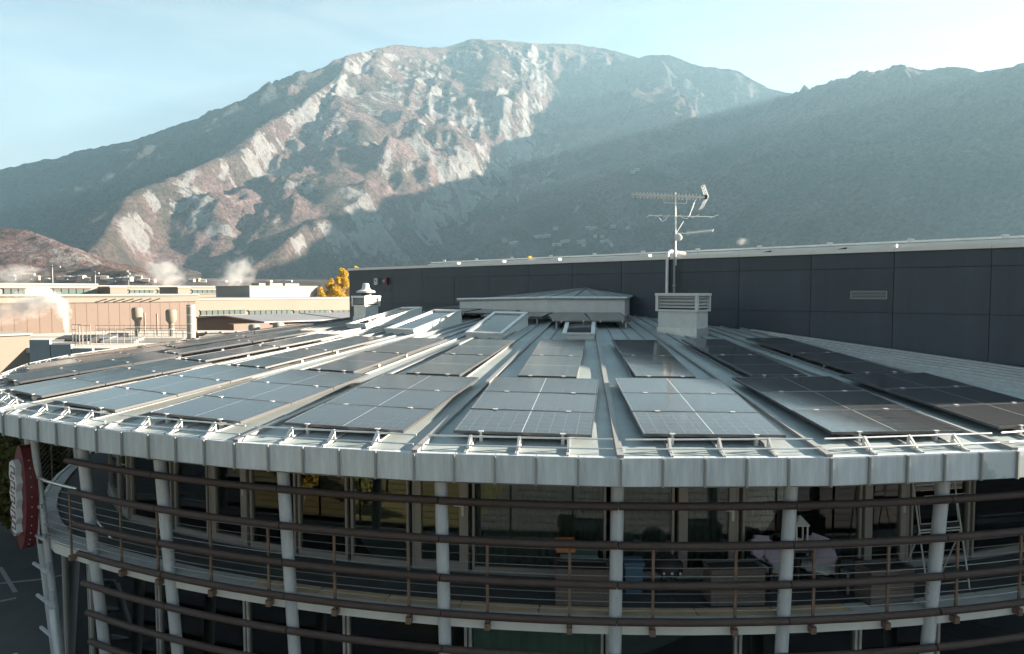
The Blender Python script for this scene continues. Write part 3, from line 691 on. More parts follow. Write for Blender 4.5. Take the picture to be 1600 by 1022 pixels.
MB().lathe([(.38, .13), (.38, .20), (.20, .26), (.165, .31), (.125, .50), (.08, .52)], (0, 0, ht + .01), 18).build('cowl', M['white_metal'], o, Mx, smooth=True)

# ================================================================== dark hall
Hh = thing('dark_hall', 'long dark panelled hall rising behind the round roof', 'building', tuple(wallp(12, -8, 0)))
HT0, HT1, HZ = -5.2, 29.68, 10.12
def hpoly(t0, t1, n0, n1): return [(wallp(t0, n0, 0).x, wallp(t0, n0, 0).y), (wallp(t1, n0, 0).x, wallp(t1, n0, 0).y), (wallp(t1, n1, 0).x, wallp(t1, n1, 0).y), (wallp(t0, n1, 0).x, wallp(t0, n1, 0).y)]
MB().prism(hpoly(HT0, HT1 - .03, -0.03, -26), 0, HZ).build('wall_core', M['clad_back'], Hh)
zs = [10.115, 9.66, 8.38, 7.10, 5.82, 4.54, 3.26, 1.98, 0.70, 0.0]
xw, yw, zw = -WE, -WN, Vector((0, 0, 1))
ts = [-5.2] + [0.70 + 2.2855 * k for k in range(-2, 13)] + [29.68]
cache = {}
for a, b in zip(ts[:-1], ts[1:]):
    for z1, z0 in zip(zs[:-1], zs[1:]):
        if a > 4 and z1 < 7: continue
        key = (round(b - a, 2), round(z1 - z0, 2))
        if key not in cache:
            cache[key] = MB().box((0, 0.0, 0), (b - a - 0.014, 0.05, z1 - z0 - 0.012)).mesh('cladding_panel', M['clad'])
        inst('cladding_panel', cache[key], frame(wallp((a + b) / 2, random.uniform(-.003, .003), (z0 + z1) / 2), xw, yw, zw) @ Matrix.Rotation(random.uniform(-.004, .004), 4, 'X') @ Matrix.Rotation(random.uniform(-.003, .003), 4, 'Z'), Hh)
for kk in range(10):
    inst('cladding_panel', MB().box((0, 0, 0), (2.58, 0.05, HZ - .02)).mesh('side_panel', M['clad']), frame(wallp(29.68, -1.35 - 2.6 * kk, HZ / 2), -WN, WE, zw), Hh)
# coping, parapet and the pale roof behind it
for a, b in zip(ts[:-1], ts[1:]):
    if b < -9: continue
    MB().prism(hpoly(a + .004, b - .004 + (.06 if b > 29 else 0), 0.08, -0.35), 10.125, 10.245).build('coping', M['coping'], Hh)
MB().prism(hpoly(-19, HT0 - .02, -0.03, -18), 0, 8.7).build('sun_block_wing', M['clad'], Hh)  # unseen wing, added to keep low sun from under the eave
MB().prism(hpoly(HT0, HT1 - .2, -0.36, -25.8), 10.12, 10.17).build('flat_roof', M['hallroof'], Hh)
MB().prism(hpoly(HT0, 24.9, -1.5, -24), 10.17, [10.44, 10.40, 10.62, 10.66]).build('upper_roof', M['hallroof'], Hh)
MB().bar(wallp(HT0, -1.45, 10.50), wallp(24.6, -1.45, 10.46), 0.05, 0.05).build('roof_edge_rail', M['galv'], Hh)
for t in np.arange(-4, 24.5, 2.3):
    MB().box((0, 0, 0), (.14, .14, .10), Matrix.Translation(wallp(float(t), -1.45, 10.52))).build('roof_hook', M['white_metal'], Hh)
for t in (21.5, 15.5, 11.3, 3.2, 18.6): MB().box((0, 0, 0), (.4, .2, .12), frame(wallp(t, -0.3, 10.29), xw, yw, zw)).build('lightning_clip', M['white_metal'], Hh)
for t in (5.2, 7.6): MB().bar(wallp(t, -1.1, 10.22), wallp(t - .5, -1.45, 10.36), .06).build('roof_strut', M['clad_back'], Hh)
def grille(t, z, wd, h, fm, label):
    Mx = frame(wallp(t, 0.03, z), xw, yw, zw); o = thing('wall_grille', label, 'vent grille', Mx)
    MB().box((-wd / 2, 0, 0), (.03, .03, h)).box((wd / 2, 0, 0), (.03, .03, h)).box((0, 0, h / 2), (wd + .03, .03, .03)).box((0, 0, -h / 2), (wd + .03, .03, .03)).build('rim', fm, o, Mx)
    for i in range(4): MB().box((0, .004, -h / 2 + h * (i + 1) / 5), (wd - .04, .02, .018)).build('blade', fm, o, Mx)
M['grille'] = P('grille_grey', (0.22, 0.225, 0.23), 0.5, 0.4); M['grille_d'] = P('grille_dark', (0.07, 0.075, 0.08), 0.5, 0.4)
grille(3.63, 8.89, 0.95, 0.21, M['grille'], 'grey louvred grille on the dark wall right of the aerial')
grille(9.0, 8.93, 0.75, 0.2, M['grille_d'], 'dark grille on the wall just above the louvred vent box')
grille(17.75, 8.9, 1.0, 0.2, M['grille_d'], 'thin dark grille on the wall above the roof lantern')
grille(26.3, 9.05, 0.55, 0.16, M['grille_d'], 'small dark grille beneath the red alarm box')
Mx = frame(wallp(27.2, .06, 9.5), xw, yw, zw); o = thing('socket_box', 'white switch box beside the red alarm on the dark wall', 'switch box', Mx)
MB().box((0, 0, 0), (.26, .1, .34)).build('case', M['white_metal'], o, Mx); MB().box((0, -.055, .05), (.08, .012, .1)).build('switch', M['black'], o, Mx)
Mx = frame(wallp(26.35, .08, 9.52), xw, yw, zw); o = thing('alarm_box', 'dark red alarm sounder high on the dark wall', 'alarm', Mx)
MB().box((0, 0, 0), (.3, .14, .36)).build('case', M['red'], o, Mx); MB().lathe([(.07, 0), (.05, .06)], (0, 0, 0), 10).build('strobe', M['sign_white'], o, Mx @ Matrix.Translation((-.04, -.075, 0)) @ Matrix.Rotation(R_(90), 4, 'X'))

# aerial
A0 = wallp(9.82, 0.22, 0)
Mx = Matrix.Translation((A0.x, A0.y, 8.5)); o = thing('tv_aerial', 'television aerial mast with three antennas above the dark wall', 'aerial', Mx)
ax = Vector((1, 0.06, 0)).normalized(); M['alu'] = P('aerial_alu', (0.62, 0.62, 0.60), 0.4, 0.4)
def ap(dx, z, dy=0): return A0 + ax * dx + Vector((0, dy, z))
MB().tube([ap(.05, 9.9), ap(.0, 12.42)], .026, 8).build('mast', M['alu'], o)
MB().tube([ap(0, 7.6), ap(0, 10.75)], .036, 8).box(tuple(ap(0, 9.2)), (.12, .1, .06)).box(tuple(ap(0, 8.6)), (.12, .1, .06)).build('lower_mast', M['grille'], o)
y1 = MB().tube([ap(-1.5, 12.33), ap(1.15, 12.27)], .024, 6)
for i in range(20):
    dx = -1.48 + 2.35 * i / 19; z = 12.33 - .06 * i / 19; hs = .10
    y1.tube([ap(dx, z - hs), ap(dx + .05, z, .02), ap(dx, z + hs), ap(dx - .05, z, -.02), ap(dx, z - hs)], .020, 4).tube([ap(dx, z, -.12), ap(dx, z, .12)], .012, 4)
y1.tube([ap(-.42, 12.3), ap(-.40, 12.07), ap(.38, 12.05), ap(.45, 12.28)], .012, 5)
yb = y1.build('uhf_antenna', M['alu'], o)
rf = MB()
for sg in (1, -1):
    for i in range(6): q = i / 5; rf.tube([ap(1.12 - .16 * q * (1 if sg > 0 else 1.3), 12.27 + sg * .40 * q, -.2), ap(1.12 - .16 * q * (1 if sg > 0 else 1.3), 12.27 + sg * .40 * q, .2)], .0035, 4)
    for dy in (-.27, 0, .27): rf.tube([ap(1.12, 12.27, dy * .7), ap(1.12 - .16 * (1 if sg > 0 else 1.3), 12.27 + sg * .40, dy * .7)], .004, 4)
rf.build('reflector', M['alu'], yb)
MB().box(tuple(ap(1.08, 12.27)), (.08, .1, .16)).build('dipole_box', M['black'], yb)
v = MB().tube([ap(-.95, 11.62), ap(1.4, 11.60)], .014, 5)
for dx in (-.93, -.6, -.3, .1, .72, 1.38): v.tube([ap(dx, 11.61, -.5), ap(dx, 11.61, .5)], .010, 4)
v.tube([ap(-.6, 11.6), ap(-.45, 11.42), ap(-.35, 11.48), ap(-.25, 11.6)], .008, 4).tube([ap(.5, 11.6), ap(.72, 12.2)], .008, 4).tube([ap(.2, 11.58), ap(.4, 11.52), ap(.52, 11.62)], .008, 4)
v.build('vhf_antenna', M['alu'], o)
s3 = MB().tube([ap(.05, 11.02), ap(.38, 11.02), ap(1.35, 11.13)], .012, 5)
for i in range(14): dx = .42 + .92 * i / 13; s3.tube([ap(dx, 11.025 + .1 * i / 13 - .05), ap(dx + .02, 11.025 + .1 * i / 13 + .05)], .008, 4)
s3.tube([ap(.05, 11.03), ap(.3, 11.43)], .012, 5).build('small_antenna', M['alu'], o)
MB().lathe([(.13, 0), (.14, .03), (.10, .05), (.02, .06)], (0, 0, 0), 14).build('dish', M['white_metal'], o, Matrix.Translation(ap(.09, 10.86, -.1)) @ Matrix.Rotation(R_(80), 4, 'X'))
pp = wallp(10.15, 0.14, 0)
MB().tube([pp + Vector((0, 0, 7.8)), pp + Vector((0, 0, 10.25)), pp + Vector((.05, .08, 10.36)), pp + Vector((.18, .3, 10.42))], .055, 10).tube([pp + Vector((.15, .25, 10.42)), pp + Vector((.75, .5, 10.34))], .07, 8).build('flue_pipe', M['coping'], None, smooth=True)
tag(bpy.data.objects['flue_pipe'], 'pale pipe bent over the top of the dark wall beside the aerial', 'pipe')

# ================================================================== sign on its poles, left of the balcony
S0 = at(41, 776, 14.5)
sn = Vector((-.59, -.81, 0)).normalized(); su = Vector((-sn.y, sn.x, 0)); su = su if su.x > 0 else -su
Mx = frame((S0.x, S0.y, S0.z), su, Vector((0, 0, 1)), su.cross(Vector((0, 0, 1)))) @ Matrix.Rotation(R_(-3), 4, 'Z')    # local z = out of the face
if (Mx.to_3x3() @ Vector((0, 0, 1))).dot(sn) < 0: Mx = frame((S0.x, S0.y, S0.z), -su, Vector((0, 0, 1)), sn) @ Matrix.Rotation(R_(3), 4, 'Z')
o = thing('oval_sign', 'tall oval red sign with raised white script lettering, seen almost edge-on', 'sign', Mx)
ov = []; nO = 36; HW, HH = 0.36, 1.14
for i in range(nO):
    a = 2 * math.pi * i / nO; ov.append((HW * math.copysign(abs(math.cos(a)) ** 1.15, math.cos(a)), HH * math.sin(a)))
MB().prism(ov, -0.09, 0.11).build('sign_box', M['red'], o, Mx)
MB().prism([(x * 1.02, y * 1.01) for x, y in ov], -0.105, -0.09).prism([(x * 1.02, y * 1.01) for x, y in ov], 0.11, 0.125).build('rim', M['red'], o, Mx)
pl_ = [(-.20, .72), (-.02, .80), (.16, .70), (.13, .50), (.22, .36), (.14, .18), (.20, .02), (.12, -.18), (.18, -.36), (.10, -.50), (.16, -.66), (.02, -.76), (-.16, -.66), (-.10, -.46), (-.2, -.3), (-.12, -.1), (-.22, .1), (-.14, .3), (-.24, .46)]
MB().prism([(x * 0.95, y * 1.06) for x, y in pl_[::-1]], 0.126, 0.24).build('lettering', M['sign_white'], o, Mx)
scr = MB()
def curl(pts): scr.tube([(x * 1.1, y * 1.06, .243) for x, y in pts], .016, 5)
for y0 in (.55, .25, -.05, -.35, -.58):
    curl([(-.10, y0 + .12), (.08, y0 + .10), (.10, y0 - .02), (-.06, y0), (-.10, y0 - .1), (.06, y0 - .12)])
scr.build('script_stroke', M['red'], o, Mx)
dots = MB()
for i in range(11):
    a = R_(-62 + 11 * i); c, s = math.cos(a), math.sin(a)
    for sg in (1, -1): dots.box((sg * (HW * abs(c) ** 1.15 + .004), HH * s, .02), (.015, .02, .02))
dots.build('sign_lamp', M['sign_white'], o, Mx)
gp = thing('sign_gantry', 'grey tubular poles with short rungs carrying the red oval sign', 'sign poles', (S0.x, S0.y, 0))
def vpole(a, b, D0, D1, r, nm='pole'):
    p, q = at(a[0], a[1], D0), at(b[0], b[1], D1); d = (q - p).normalized(); k = (p.z + 0.05) / max(1e-6, -d.z); k2 = (6.03 - p.z) / -d.z
    MB().tube([p + d * k2 * 1.0, p + d * k], r, 14).build(nm, M['column'], gp, smooth=True); return p, p + d * k
a1 = vpole((31, 840), (23, 1022), 14.75, 14.4, .055)
a2 = vpole((50, 860), (68, 1022), 14.6, 14.2, .085)
a3 = vpole((64, 807), (90, 1022), 14.3, 13.7, .075)
p3, q3 = a3
ic = pol(-32.2, rcol(0), 0); ict = pol(-32.2, rcol(6), 6)
MB().tube([ict, ic], .07, 14).build('pole', M['column'], gp, smooth=True)
for z in (0.5, 1.15, 1.8, 2.45, 3.1, 3.75, 4.4, 5.05):
    u = (z - p3.z) / (q3.z - p3.z); a = p3.lerp(q3, u); b = ic.lerp(ict, z / 6.0)
    MB().bar(a, b, .05, .08).build('rung', M['column'], gp)
    u2 = (z - a2[0].z) / (a2[1].z - a2[0].z); c = a2[0].lerp(a2[1], u2)
    MB().bar(a, c, .05, .05).build('rung', M['column'], gp)
# outside stair under the balcony end
st = thing('outside_stair', 'grey stair with two sloping stringers under the balcony', 'stair', tuple(pol(-24, 23.2, 0)))
for rr in (22.9, 23.45):
    MB().tube([pol(-31 + 14 * i / 8, rr, 3.2 - 3.1 * i / 8) for i in range(9)], .05, 6).build('stringer', M['slab'], st)
    MB().tube([pol(-31 + 14 * i / 8, rr, 4.05 - 3.1 * i / 8) for i in range(9)] if rr > 23.2 else [pol(-31, rr, 3.2), pol(-31, rr, 3.3)], .025, 6).build('stair_rail', M['galv'], st)
for i in range(16):
    th = -30.6 + 13.2 * i / 15; z = 3.1 - 3.0 * i / 15
    MB().bar(pol(th, 22.92, z), pol(th, 23.43, z), .26, .04, (0, 0, 1)).build('tread', M['galv'], st)
# parking bay lines
for i, (a, b) in enumerate([((0, 912), (62, 906)), ((62, 906), (130, 893)), ((0, 887), (24, 926)), ((0, 940), (25, 935)), ((140, 892), (170, 880))]):
    def gr(p):
        q = at(p[0], p[1], 10); d = (q - Vector((0, 0, 9))); return Vector((0, 0, 9)) + d * (9 / -d.z)
    p, q = gr(a), gr(b); d = (q - p).normalized(); s = Vector((-d.y, d.x, 0)) * .06
    o = MB().add([tuple(v)[:2] + (.009 + .0006 * i,) for v in (p - s, q - s, q + s, p + s)], [(0, 1, 2, 3)]).build('parking_line', M['paint']); tag(o, kind='structure')
# ================================================================== on the balcony
FZ = 3.673
def bpos(px, py, D): p = at(px, py, D); return Vector((p.x, p.y, FZ))
for px, wd, lb in ((909, .90, 'brown wicker planter box below the orange crate'), (1146, .92, 'brown wicker planter box left of the cushioned chairs'), (1381, .80, 'brown wicker planter box beside the drying rack')):
    p = bpos(px, 930, 11.45); th = math.atan2(p.x - CX, CY - p.y); Mx = Matrix.Translation(p) @ Matrix.Rotation(th, 4, 'Z')
    o = thing('planter_box', lb, 'planter', Mx, 'wicker planters on the balcony')
    wk = MB(); n = 9
    for i in range(n): wk.box((0, 0, .03 + .60 * (i + .5) / n), (wd + (.008 if i % 2 else 0), .42 + (.008 if i % 2 else 0), .60 / n - .006))
    wk.build('basket', M['wicker'], o, Mx)
    MB().box((0, .20, .645), (wd + .03, .04, .03)).box((0, -.20, .645), (wd + .03, .04, .03)).box((-wd / 2, 0, .645), (.04, .36, .03)).box((wd / 2, 0, .645), (.04, .36, .03)).build('rim', M['wicker'], o, Mx)
    MB().box((0, 0, .61), (wd - .06, .34, .04)).build('soil', M['black'], o, Mx)
def chair(px, D, rz, lb):
    p = bpos(px, 880, D); Mx = Matrix.Translation(p) @ Matrix.Rotation(R_(rz), 4, 'Z')
    o = thing('lounge_chair', lb, 'lounge chair', Mx, 'cushioned lounge chairs on the balcony')
    fr = MB().box((0, 0, .26), (.62, .60, .05)).box((0, .30, .52), (.60, .04, .5))
    for sx in (-1, 1): fr.box((sx * .31, 0, .50), (.05, .62, .04)); [fr.box((sx * .31, sy * .28, .25), (.045, .045, .5)) for sy in (-1, 1)]
    fr.build('frame', M['black'], o, Mx)
    b = bmesh.new(); bmesh.ops.create_cube(b, size=1); bmesh.ops.bevel(b, geom=b.edges[:], offset=.18, segments=3, affect='EDGES')
    me = bpy.data.meshes.new('seat_pad'); b.to_mesh(me); b.free(); me.materials.append(M['seatpad']); me.polygons.foreach_set('use_smooth', [True] * len(me.polygons))
    mc = me.copy(); mc.materials[0] = M['cushion']
    inst('seat_pad', me, Mx @ Matrix.Translation((0, -.03, .36)) @ Matrix.Diagonal((.56, .60, .13, 1)), o)
    inst('back_cushion', mc, Mx @ Matrix.Translation((-.05, .20, .62)) @ Matrix.Rotation(R_(-18), 4, 'X') @ Matrix.Rotation(R_(12), 4, 'Y') @ Matrix.Diagonal((.46, .15, .44, 1)), o)
    inst('back_cushion', mc, Mx @ Matrix.Translation((.10, .05, .50)) @ Matrix.Rotation(R_(-40), 4, 'X') @ Matrix.Rotation(R_(-20), 4, 'Y') @ Matrix.Diagonal((.38, .12, .36, 1)), o)
chair(1206, 12.15, 25, 'lounge chair with lilac cushions left of the white lantern')
chair(1280, 12.15, -30, 'lounge chair with lilac cushions right of the white lantern')
p = bpos(1249, 860, 12.35); Mx = Matrix.Translation(p)
o = thing('garden_lantern', 'white house-shaped candle lantern on a stand between two chairs', 'lantern', Mx)
lt = MB().box((0, 0, .62), (.24, .24, .03)).box((0, 0, 1.06), (.26, .26, .03))
for sx in (-1, 1):
    for sy in (-1, 1): lt.box((sx * .1, sy * .1, .84), (.025, .025, .42))
lt.add([(-.13, -.13, 1.075), (.13, -.13, 1.075), (.13, .13, 1.075), (-.13, .13, 1.075), (0, 0, 1.22)], [(0, 1, 4), (1, 2, 4), (2, 3, 4), (3, 0, 4), (0, 3, 2, 1)]).build('cage', M['white_metal'], o, Mx)
MB().lathe([(.045, .636), (.045, .78)], (0, 0, 0), 10).build('candle', M['seatpad'], o, Mx)
tb = MB().box((0, 0, .59), (.34, .34, .03))
for sx in (-1, 1):
    for sy in (-1, 1): tb.box((sx * .14, sy * .14, .29), (.03, .03, .58))
tb.build('stand', M['black'], o, Mx)
p = bpos(1335, 870, 12.0); Mx = Matrix.Translation(p) @ Matrix.Rotation(R_(10), 4, 'Z')
o = thing('glass_table', 'low glass-topped table right of the cushioned chairs', 'table', Mx)
MB().box((0, 0, .42), (.62, .5, .015)).build('tabletop', M['glass2'], o, Mx)
for sx in (-1, 1):
    for sy in (-1, 1): MB().box((sx * .27, sy * .21, .205), (.03, .03, .41)).build('leg', M['galv'], o, Mx)
p = bpos(1462, 900, 12.1); th = math.atan2(p.x - CX, CY - p.y); Mx = Matrix.Translation(p) @ Matrix.Rotation(th, 4, 'Z')
o = thing('drying_rack', 'white folding clothes rack standing at the balcony end', 'clothes rack', Mx)
def fr_(y0, y1, z1, nm, nr):
    m = MB()
    for sx in (-1, 1): m.tube([(sx * .44, y0, .01), (sx * .44, y1, z1)], .013, 6)
    for q in nr: m.tube([(-.44, y0 + (y1 - y0) * q, z1 * q + .01 * (1 - q)), (.44, y0 + (y1 - y0) * q, z1 * q + .01 * (1 - q))], .011, 6)
    m.build(nm, M['white_metal'], o, Mx)
fr_(-.30, .12, 1.95, 'leg_frame', (.08, .55, 1)); fr_(.34, -.08, 1.05, 'leg_frame', (.08, .98))
m = MB()
for i in range(5): m.tube([(-.44, .12 - .09 * i, 1.93 - .07 * i), (.44, .12 - .09 * i, 1.93 - .07 * i)], .007, 5)
m.tube([(-.40, .02, 1.6), (-.40, -.05, 1.18), (.40, -.05, 1.18), (.40, .02, 1.6)], .009, 5).build('drying_bar', M['white_metal'], o, Mx)
p = bpos(905, 880, 11.95); Mx = Matrix.Translation(p) @ Matrix.Rotation(R_(-6), 4, 'Z')
o = thing('storage_bench', 'dark teal storage bench behind the wicker planter', 'bench', Mx)
MB().box((0, 0, .36), (.62, .4, .62)).build('chest', M['teal'], o, Mx); MB().box((0, 0, .69), (.66, .44, .04)).build('lid', M['teal'], o, Mx)
Mc = Matrix.Translation(p + Vector((-.25, .0, .716))); o = thing('crate', 'small orange wooden crate standing on the teal bench', 'crate', Mc)
c = MB()
for i in range(3):
    for sy in (-1, 1): c.box((0, sy * .13, .035 + .062 * i), (.34, .014, .055))
    for sx in (-1, 1): c.box((sx * .163, 0, .035 + .062 * i), (.014, .245, .055))
c.build('side_slat', M['crate'], o, Mc); MB().box((0, 0, .012), (.31, .24, .012)).build('bottom', M['crate'], o, Mc)
p = bpos(989, 880, 11.9); Mx = Matrix.Translation(p); o = thing('storage_bin', 'blue plastic bin beside the column foot', 'bin', Mx)
MB().prism([(-.15, -.13), (.15, -.13), (.15, .13), (-.15, .13)], 0, .52).build('tub', M['blue'], o, Mx); MB().box((0, 0, .54), (.36, .32, .05)).build('lid', M['blue'], o, Mx)
p = bpos(1045, 890, 11.8); Mx = Matrix.Translation(p); o = thing('barbecue', 'small black barbecue with round lid and pale knobs', 'barbecue', Mx)
MB().lathe([(.10, .30), (.24, .40), (.25, .52), (.24, .56), (.14, .66), (.02, .69)], (0, 0, 0), 16).build('bowl', M['black'], o, Mx, smooth=True)
for k in range(3): a = 2.1 * k + .4; MB().tube([(.1 * math.cos(a), .1 * math.sin(a), .33), (.24 * math.cos(a), .24 * math.sin(a), 0)], .015, 6).build('leg', M['black'], o, Mx)
for k in range(3): MB().box((-.14 + .14 * k, -.25, .46), (.035, .03, .035)).build('knob', M['sign_white'], o, Mx)

# ================================================================== town on the left
M['cream'] = P('cream_render', (0.155, 0.137, 0.113), 0.8, 0, 0.06, 0.15)
M['whitewall'] = P('white_render', (0.215, 0.208, 0.195), 0.8, 0, 0.05, 0.2)
M['pink'] = P('tan_ribbed_sheet', (0.105, 0.075, 0.060), 0.6, 0.1, 0.08, 0.4)
M['brown'] = P('brown_ribbed_sheet', (0.10, 0.066, 0.052), 0.6, 0.1, 0.10, 0.4)
M['greywall'] = P('grey_panel', (0.20, 0.23, 0.25), 0.6, 0, 0.1, 0.5)
M['roofgrey'] = P('grey_sheet_roof', (0.20, 0.20, 0.21), 0.5, 0.2, 0.1, 0.4)
M['farglass'] = P('far_window', (0.08, 0.11, 0.11), 0.15)
M['flatroof'] = P('flat_roof', (0.35, 0.33, 0.30), 0.85, 0, 0.15, 0.3)
def ribs(mb, p, q, z0, z1, pitch, out_, w_=.12):
    d = (q - p); n = max(1, int(d.length / pitch)); d /= n
    for i in range(n):
        c = p + d * (i + .5)
        mb.bar(Vector((c.x, c.y, z0)) + out_ * .012, Vector((c.x, c.y, z1)) + out_ * .004, w_, .02, tuple(out_))
G = Vector((-WE.y, WE.x, 0)); G = G if G.x > 0 else -G; BN = -WE      # works walls run along G and face BN, square to the dark hall
def along(A, px):
    k = (px - 800) / FOC * 0.9986; return A + G * ((k * A.y - A.x) / (G.x - k * G.y))
def block(name, label, cat, px0, px1, yt, D, depth, mat, z0=0.0, edge=None, wallname='wall'):
    b = at(px1, yt, D); zt = b.z; b = Vector((b.x, b.y, 0)); a = along(b, px0)
    o = thing(name, label, cat, ((a.x + b.x) / 2, (a.y + b.y) / 2, z0))
    c, d = b + WE * depth, a + WE * depth
    MB().prism([(v.x, v.y) for v in (a, b, c, d)], z0, zt).build(wallname, mat, o)
    if edge:
        e = .12; P4 = (a - G * e + BN * e, b + G * e + BN * e, c + G * e, d - G * e)
        MB().prism([(v.x, v.y) for v in P4], zt + .004, zt + edge[1]).build('roof_edge', edge[0], o)
    return o, a, b, zt
def windows(o, A, spec, y0, y1, sill):
    for x0, x1, n in spec:
        p, q = along(A, x0) + BN * .12, along(A, x1) + BN * .12; wd = (q - p).length; m_ = (p + q) / 2
        zt_, zb_ = at((x0 + x1) / 2, y0, m_.y).z, at((x0 + x1) / 2, y1, m_.y).z; h = zt_ - zb_
        Mx = frame((p.x, p.y, zb_), G, Vector((0, 0, 1)).cross(G), Vector((0, 0, 1)))
        wn = MB().box((wd / 2, 0, -.06), (wd + .3, .3, .12)).box((wd / 2, 0, h + .06), (wd + .3, .3, .12)).build('window', sill, o, Mx)
        for i in range(n): MB().box((wd * (i + .5) / n, .02, h / 2), (wd / n - .14, .12, h - .02)).build('pane', M['farglass'], wn, Mx)
# tan hall
o, a, b, zt = block('tan_hall', 'long tan ribbed hall behind the two capped stacks', 'hall', -140, 305, 471, 62, 14, M['pink'], 0, (M['cream'], .40))
m = MB(); ribs(m, a, b, 0.0, zt - .02, 0.8, BN, .4); q = m.build('rib', M['pink'], o); q['kind'] = 'stuff'
for i in range(7):
    pz = along(b, 150 + 14 * i) + BN * .1; MB().bar(tuple(pz + Vector((0, 0, zt + .05))), tuple(pz + G * .6 + BN * .6 + Vector((0, 0, zt + .30))), .08).build('roof_strut', M['cream'], o)
# long pale works with window bands
o, a, b, zt = block('pale_works', 'long cream works building with a strip of windows', 'factory', 300, 640, 466, 135, 24, M['cream'], 0, (M['whitewall'], .25))
windows(o, b, ((312, 382, 8), (388, 455, 8), (458, 514, 7), (519, 560, 5)), 484.8, 491.5, M['cream'])
o, a, b, zt = block('upper_works', 'upper storey of pale works with greenish windows', 'factory', -150, 152, 446, 112, 20, M['whitewall'], 0, (M['whitewall'], .3))
windows(o, b, ((5, 39, 3), (83, 141, 5)), 451, 459, M['brown'])
block('ledge_roof', 'low cream ledge building below the upper works', 'factory', -150, 310, 461.5, 98, 10, M['cream'], 0, (M['whitewall'], .2))
o, a, b, zt = block('middle_works', 'pale flat roofed building between steam plumes', 'factory', 152, 345, 449, 150, 20, M['cream'], 0, (M['whitewall'], .3))
windows(o, b, ((158, 196, 5), (202, 240, 5), (246, 272, 4), (300, 338, 5)), 453, 458, M['whitewall'])
block('corner_block', 'small cream block with a chimney stub on the flat works roof', 'building', 172, 196, 449.5, 112, 8, M['cream'], 5, (M['whitewall'], .2))
block('corner_block', 'small cream block at the end of the flat works roof', 'building', 278, 296, 450, 118, 8, M['cream'], 5, (M['whitewall'], .2))
o, a, b, zt = block('white_block', 'white windowless block on the works roof', 'building', 390, 495, 448.5, 138, 14, M['whitewall'], 5, (M['whitewall'], .2))
for x0, x1 in ((432, 452), (456, 478), (415, 425)):
    p, q_ = along(b, x0) + WE * 4, along(b, x1) + WE * 4; MB().bar((p.x, p.y, zt + .45), (q_.x, q_.y, zt + .45), 3, .5).build('roof_unit', M['whitewall'], o)
# gabled shed
P1 = at(418, 504, 68); P0 = P1 + WE * 16.4; Rg = (P0 + P1) / 2; Rg.z = at(371, 494.5, Rg.y).z; ext = G * 34
o = thing('gabled_shed', 'brown shed with a grey low-pitched sheet roof', 'shed', tuple((P0 + P1) / 2 - Vector((0, 0, (P0.z + P1.z) / 2))))
ze_ = P1.z; P0z = Vector((P0.x, P0.y, ze_)); P1z = Vector((P1.x, P1.y, ze_)); Rz = Vector((Rg.x, Rg.y, Rg.z))
MB().add([(P0z.x, P0z.y, 0), (P1z.x, P1z.y, 0), (P1z.x + ext.x, P1z.y + ext.y, 0), (P0z.x + ext.x, P0z.y + ext.y, 0), tuple(P0z), tuple(P1z), tuple(P1z + ext), tuple(P0z + ext), tuple(Rz), tuple(Rz + ext)],
         [(0, 1, 5, 8, 4), (1, 2, 6, 5), (2, 3, 7, 9, 6), (3, 0, 4, 7), (0, 3, 2, 1)]).build('wall', M['brown'], o)
up_ = Vector((0, 0, .14)); ov_ = (P1z - Rz) * .06; ov2 = (P0z - Rz) * .06; e_ = ext.normalized() * -.6
for (s_, nm) in ((P1z + ov_, 0), (P0z + ov2, 1)):
    q = [Rz + e_, s_ + e_, s_ + ext, Rz + ext]; MB().add([v + up_ for v in q] + [v + up_ * .1 for v in q], [(0, 1, 2, 3), (7, 6, 5, 4), (0, 4, 5, 1), (1, 5, 6, 2), (2, 6, 7, 3)]).build('roof', M['roofgrey'], o)
for i in range(1, 4):
    a_ = Rz + ext * (i / 4) + up_; b_ = P1z + ext * (i / 4) + up_; MB().bar(a_ + Vector((0, 0, .03)), b_ + Vector((0, 0, .03)), .16, .06).build('roof_joint', M['cream'], o)
m = MB(); nn_ = Vector((ext.y, -ext.x, 0)).normalized(); ribs(m, P1z, P1z + ext * .98, 0, ze_ - .02, .5, nn_, .2); q = m.build('rib', M['brown'], o); q['kind'] = 'stuff'
o, a, b, zt = block('ribbed_annex', 'pinkish ribbed annex in front of the gabled shed', 'annex', 364, 421, 504.5, 67.5, 1.2, M['pink'], 0)
# low plant with its roof deck
LZ = at(300, 527, 46).z
o = thing('low_plant', 'low factory with a cluttered flat roof beyond the round eave', 'factory', (-16, 46, 0))
xa, xb = at(47, 540, 39.5).x, at(560, 520, 52).x
MB().prism([(xa - 14, 41), (xa + 14, 39), (xb + 4, 47), (xb + 4, 57.5), (xa - 30, 57.5)], 0, LZ - .5).build('wall', M['brown'], o)
MB().prism([(xa - 14.2, 40.8), (xa + 14.2, 38.8), (xb + 4.2, 46.8), (xb + 4.2, 57.7), (xa - 30, 57.7)], LZ - .496, LZ - .2).build('roof_deck', M['flatroof'], o)
zg = at(100, 531, 38.4).z
for i in range(4):
    x0, x1 = at(47 + 33 * i, 540, 38.4).x, at(47 + 33 * (i + 1), 540, 38.4).x
    MB().box(((x0 + x1) / 2, 38.4, zg / 2 - .12 * i), (x1 - x0 - .06, .2, zg - .24 * i)).build('wall_panel', M['greywall'], o)
for px in (315, 330, 352, 376, 404, 440):
    p = at(px, 522, 49); MB().box((p.x, 48.3, LZ + .0), (.2, .3, .5)).build('lightning_post', M['whitewall'], o)
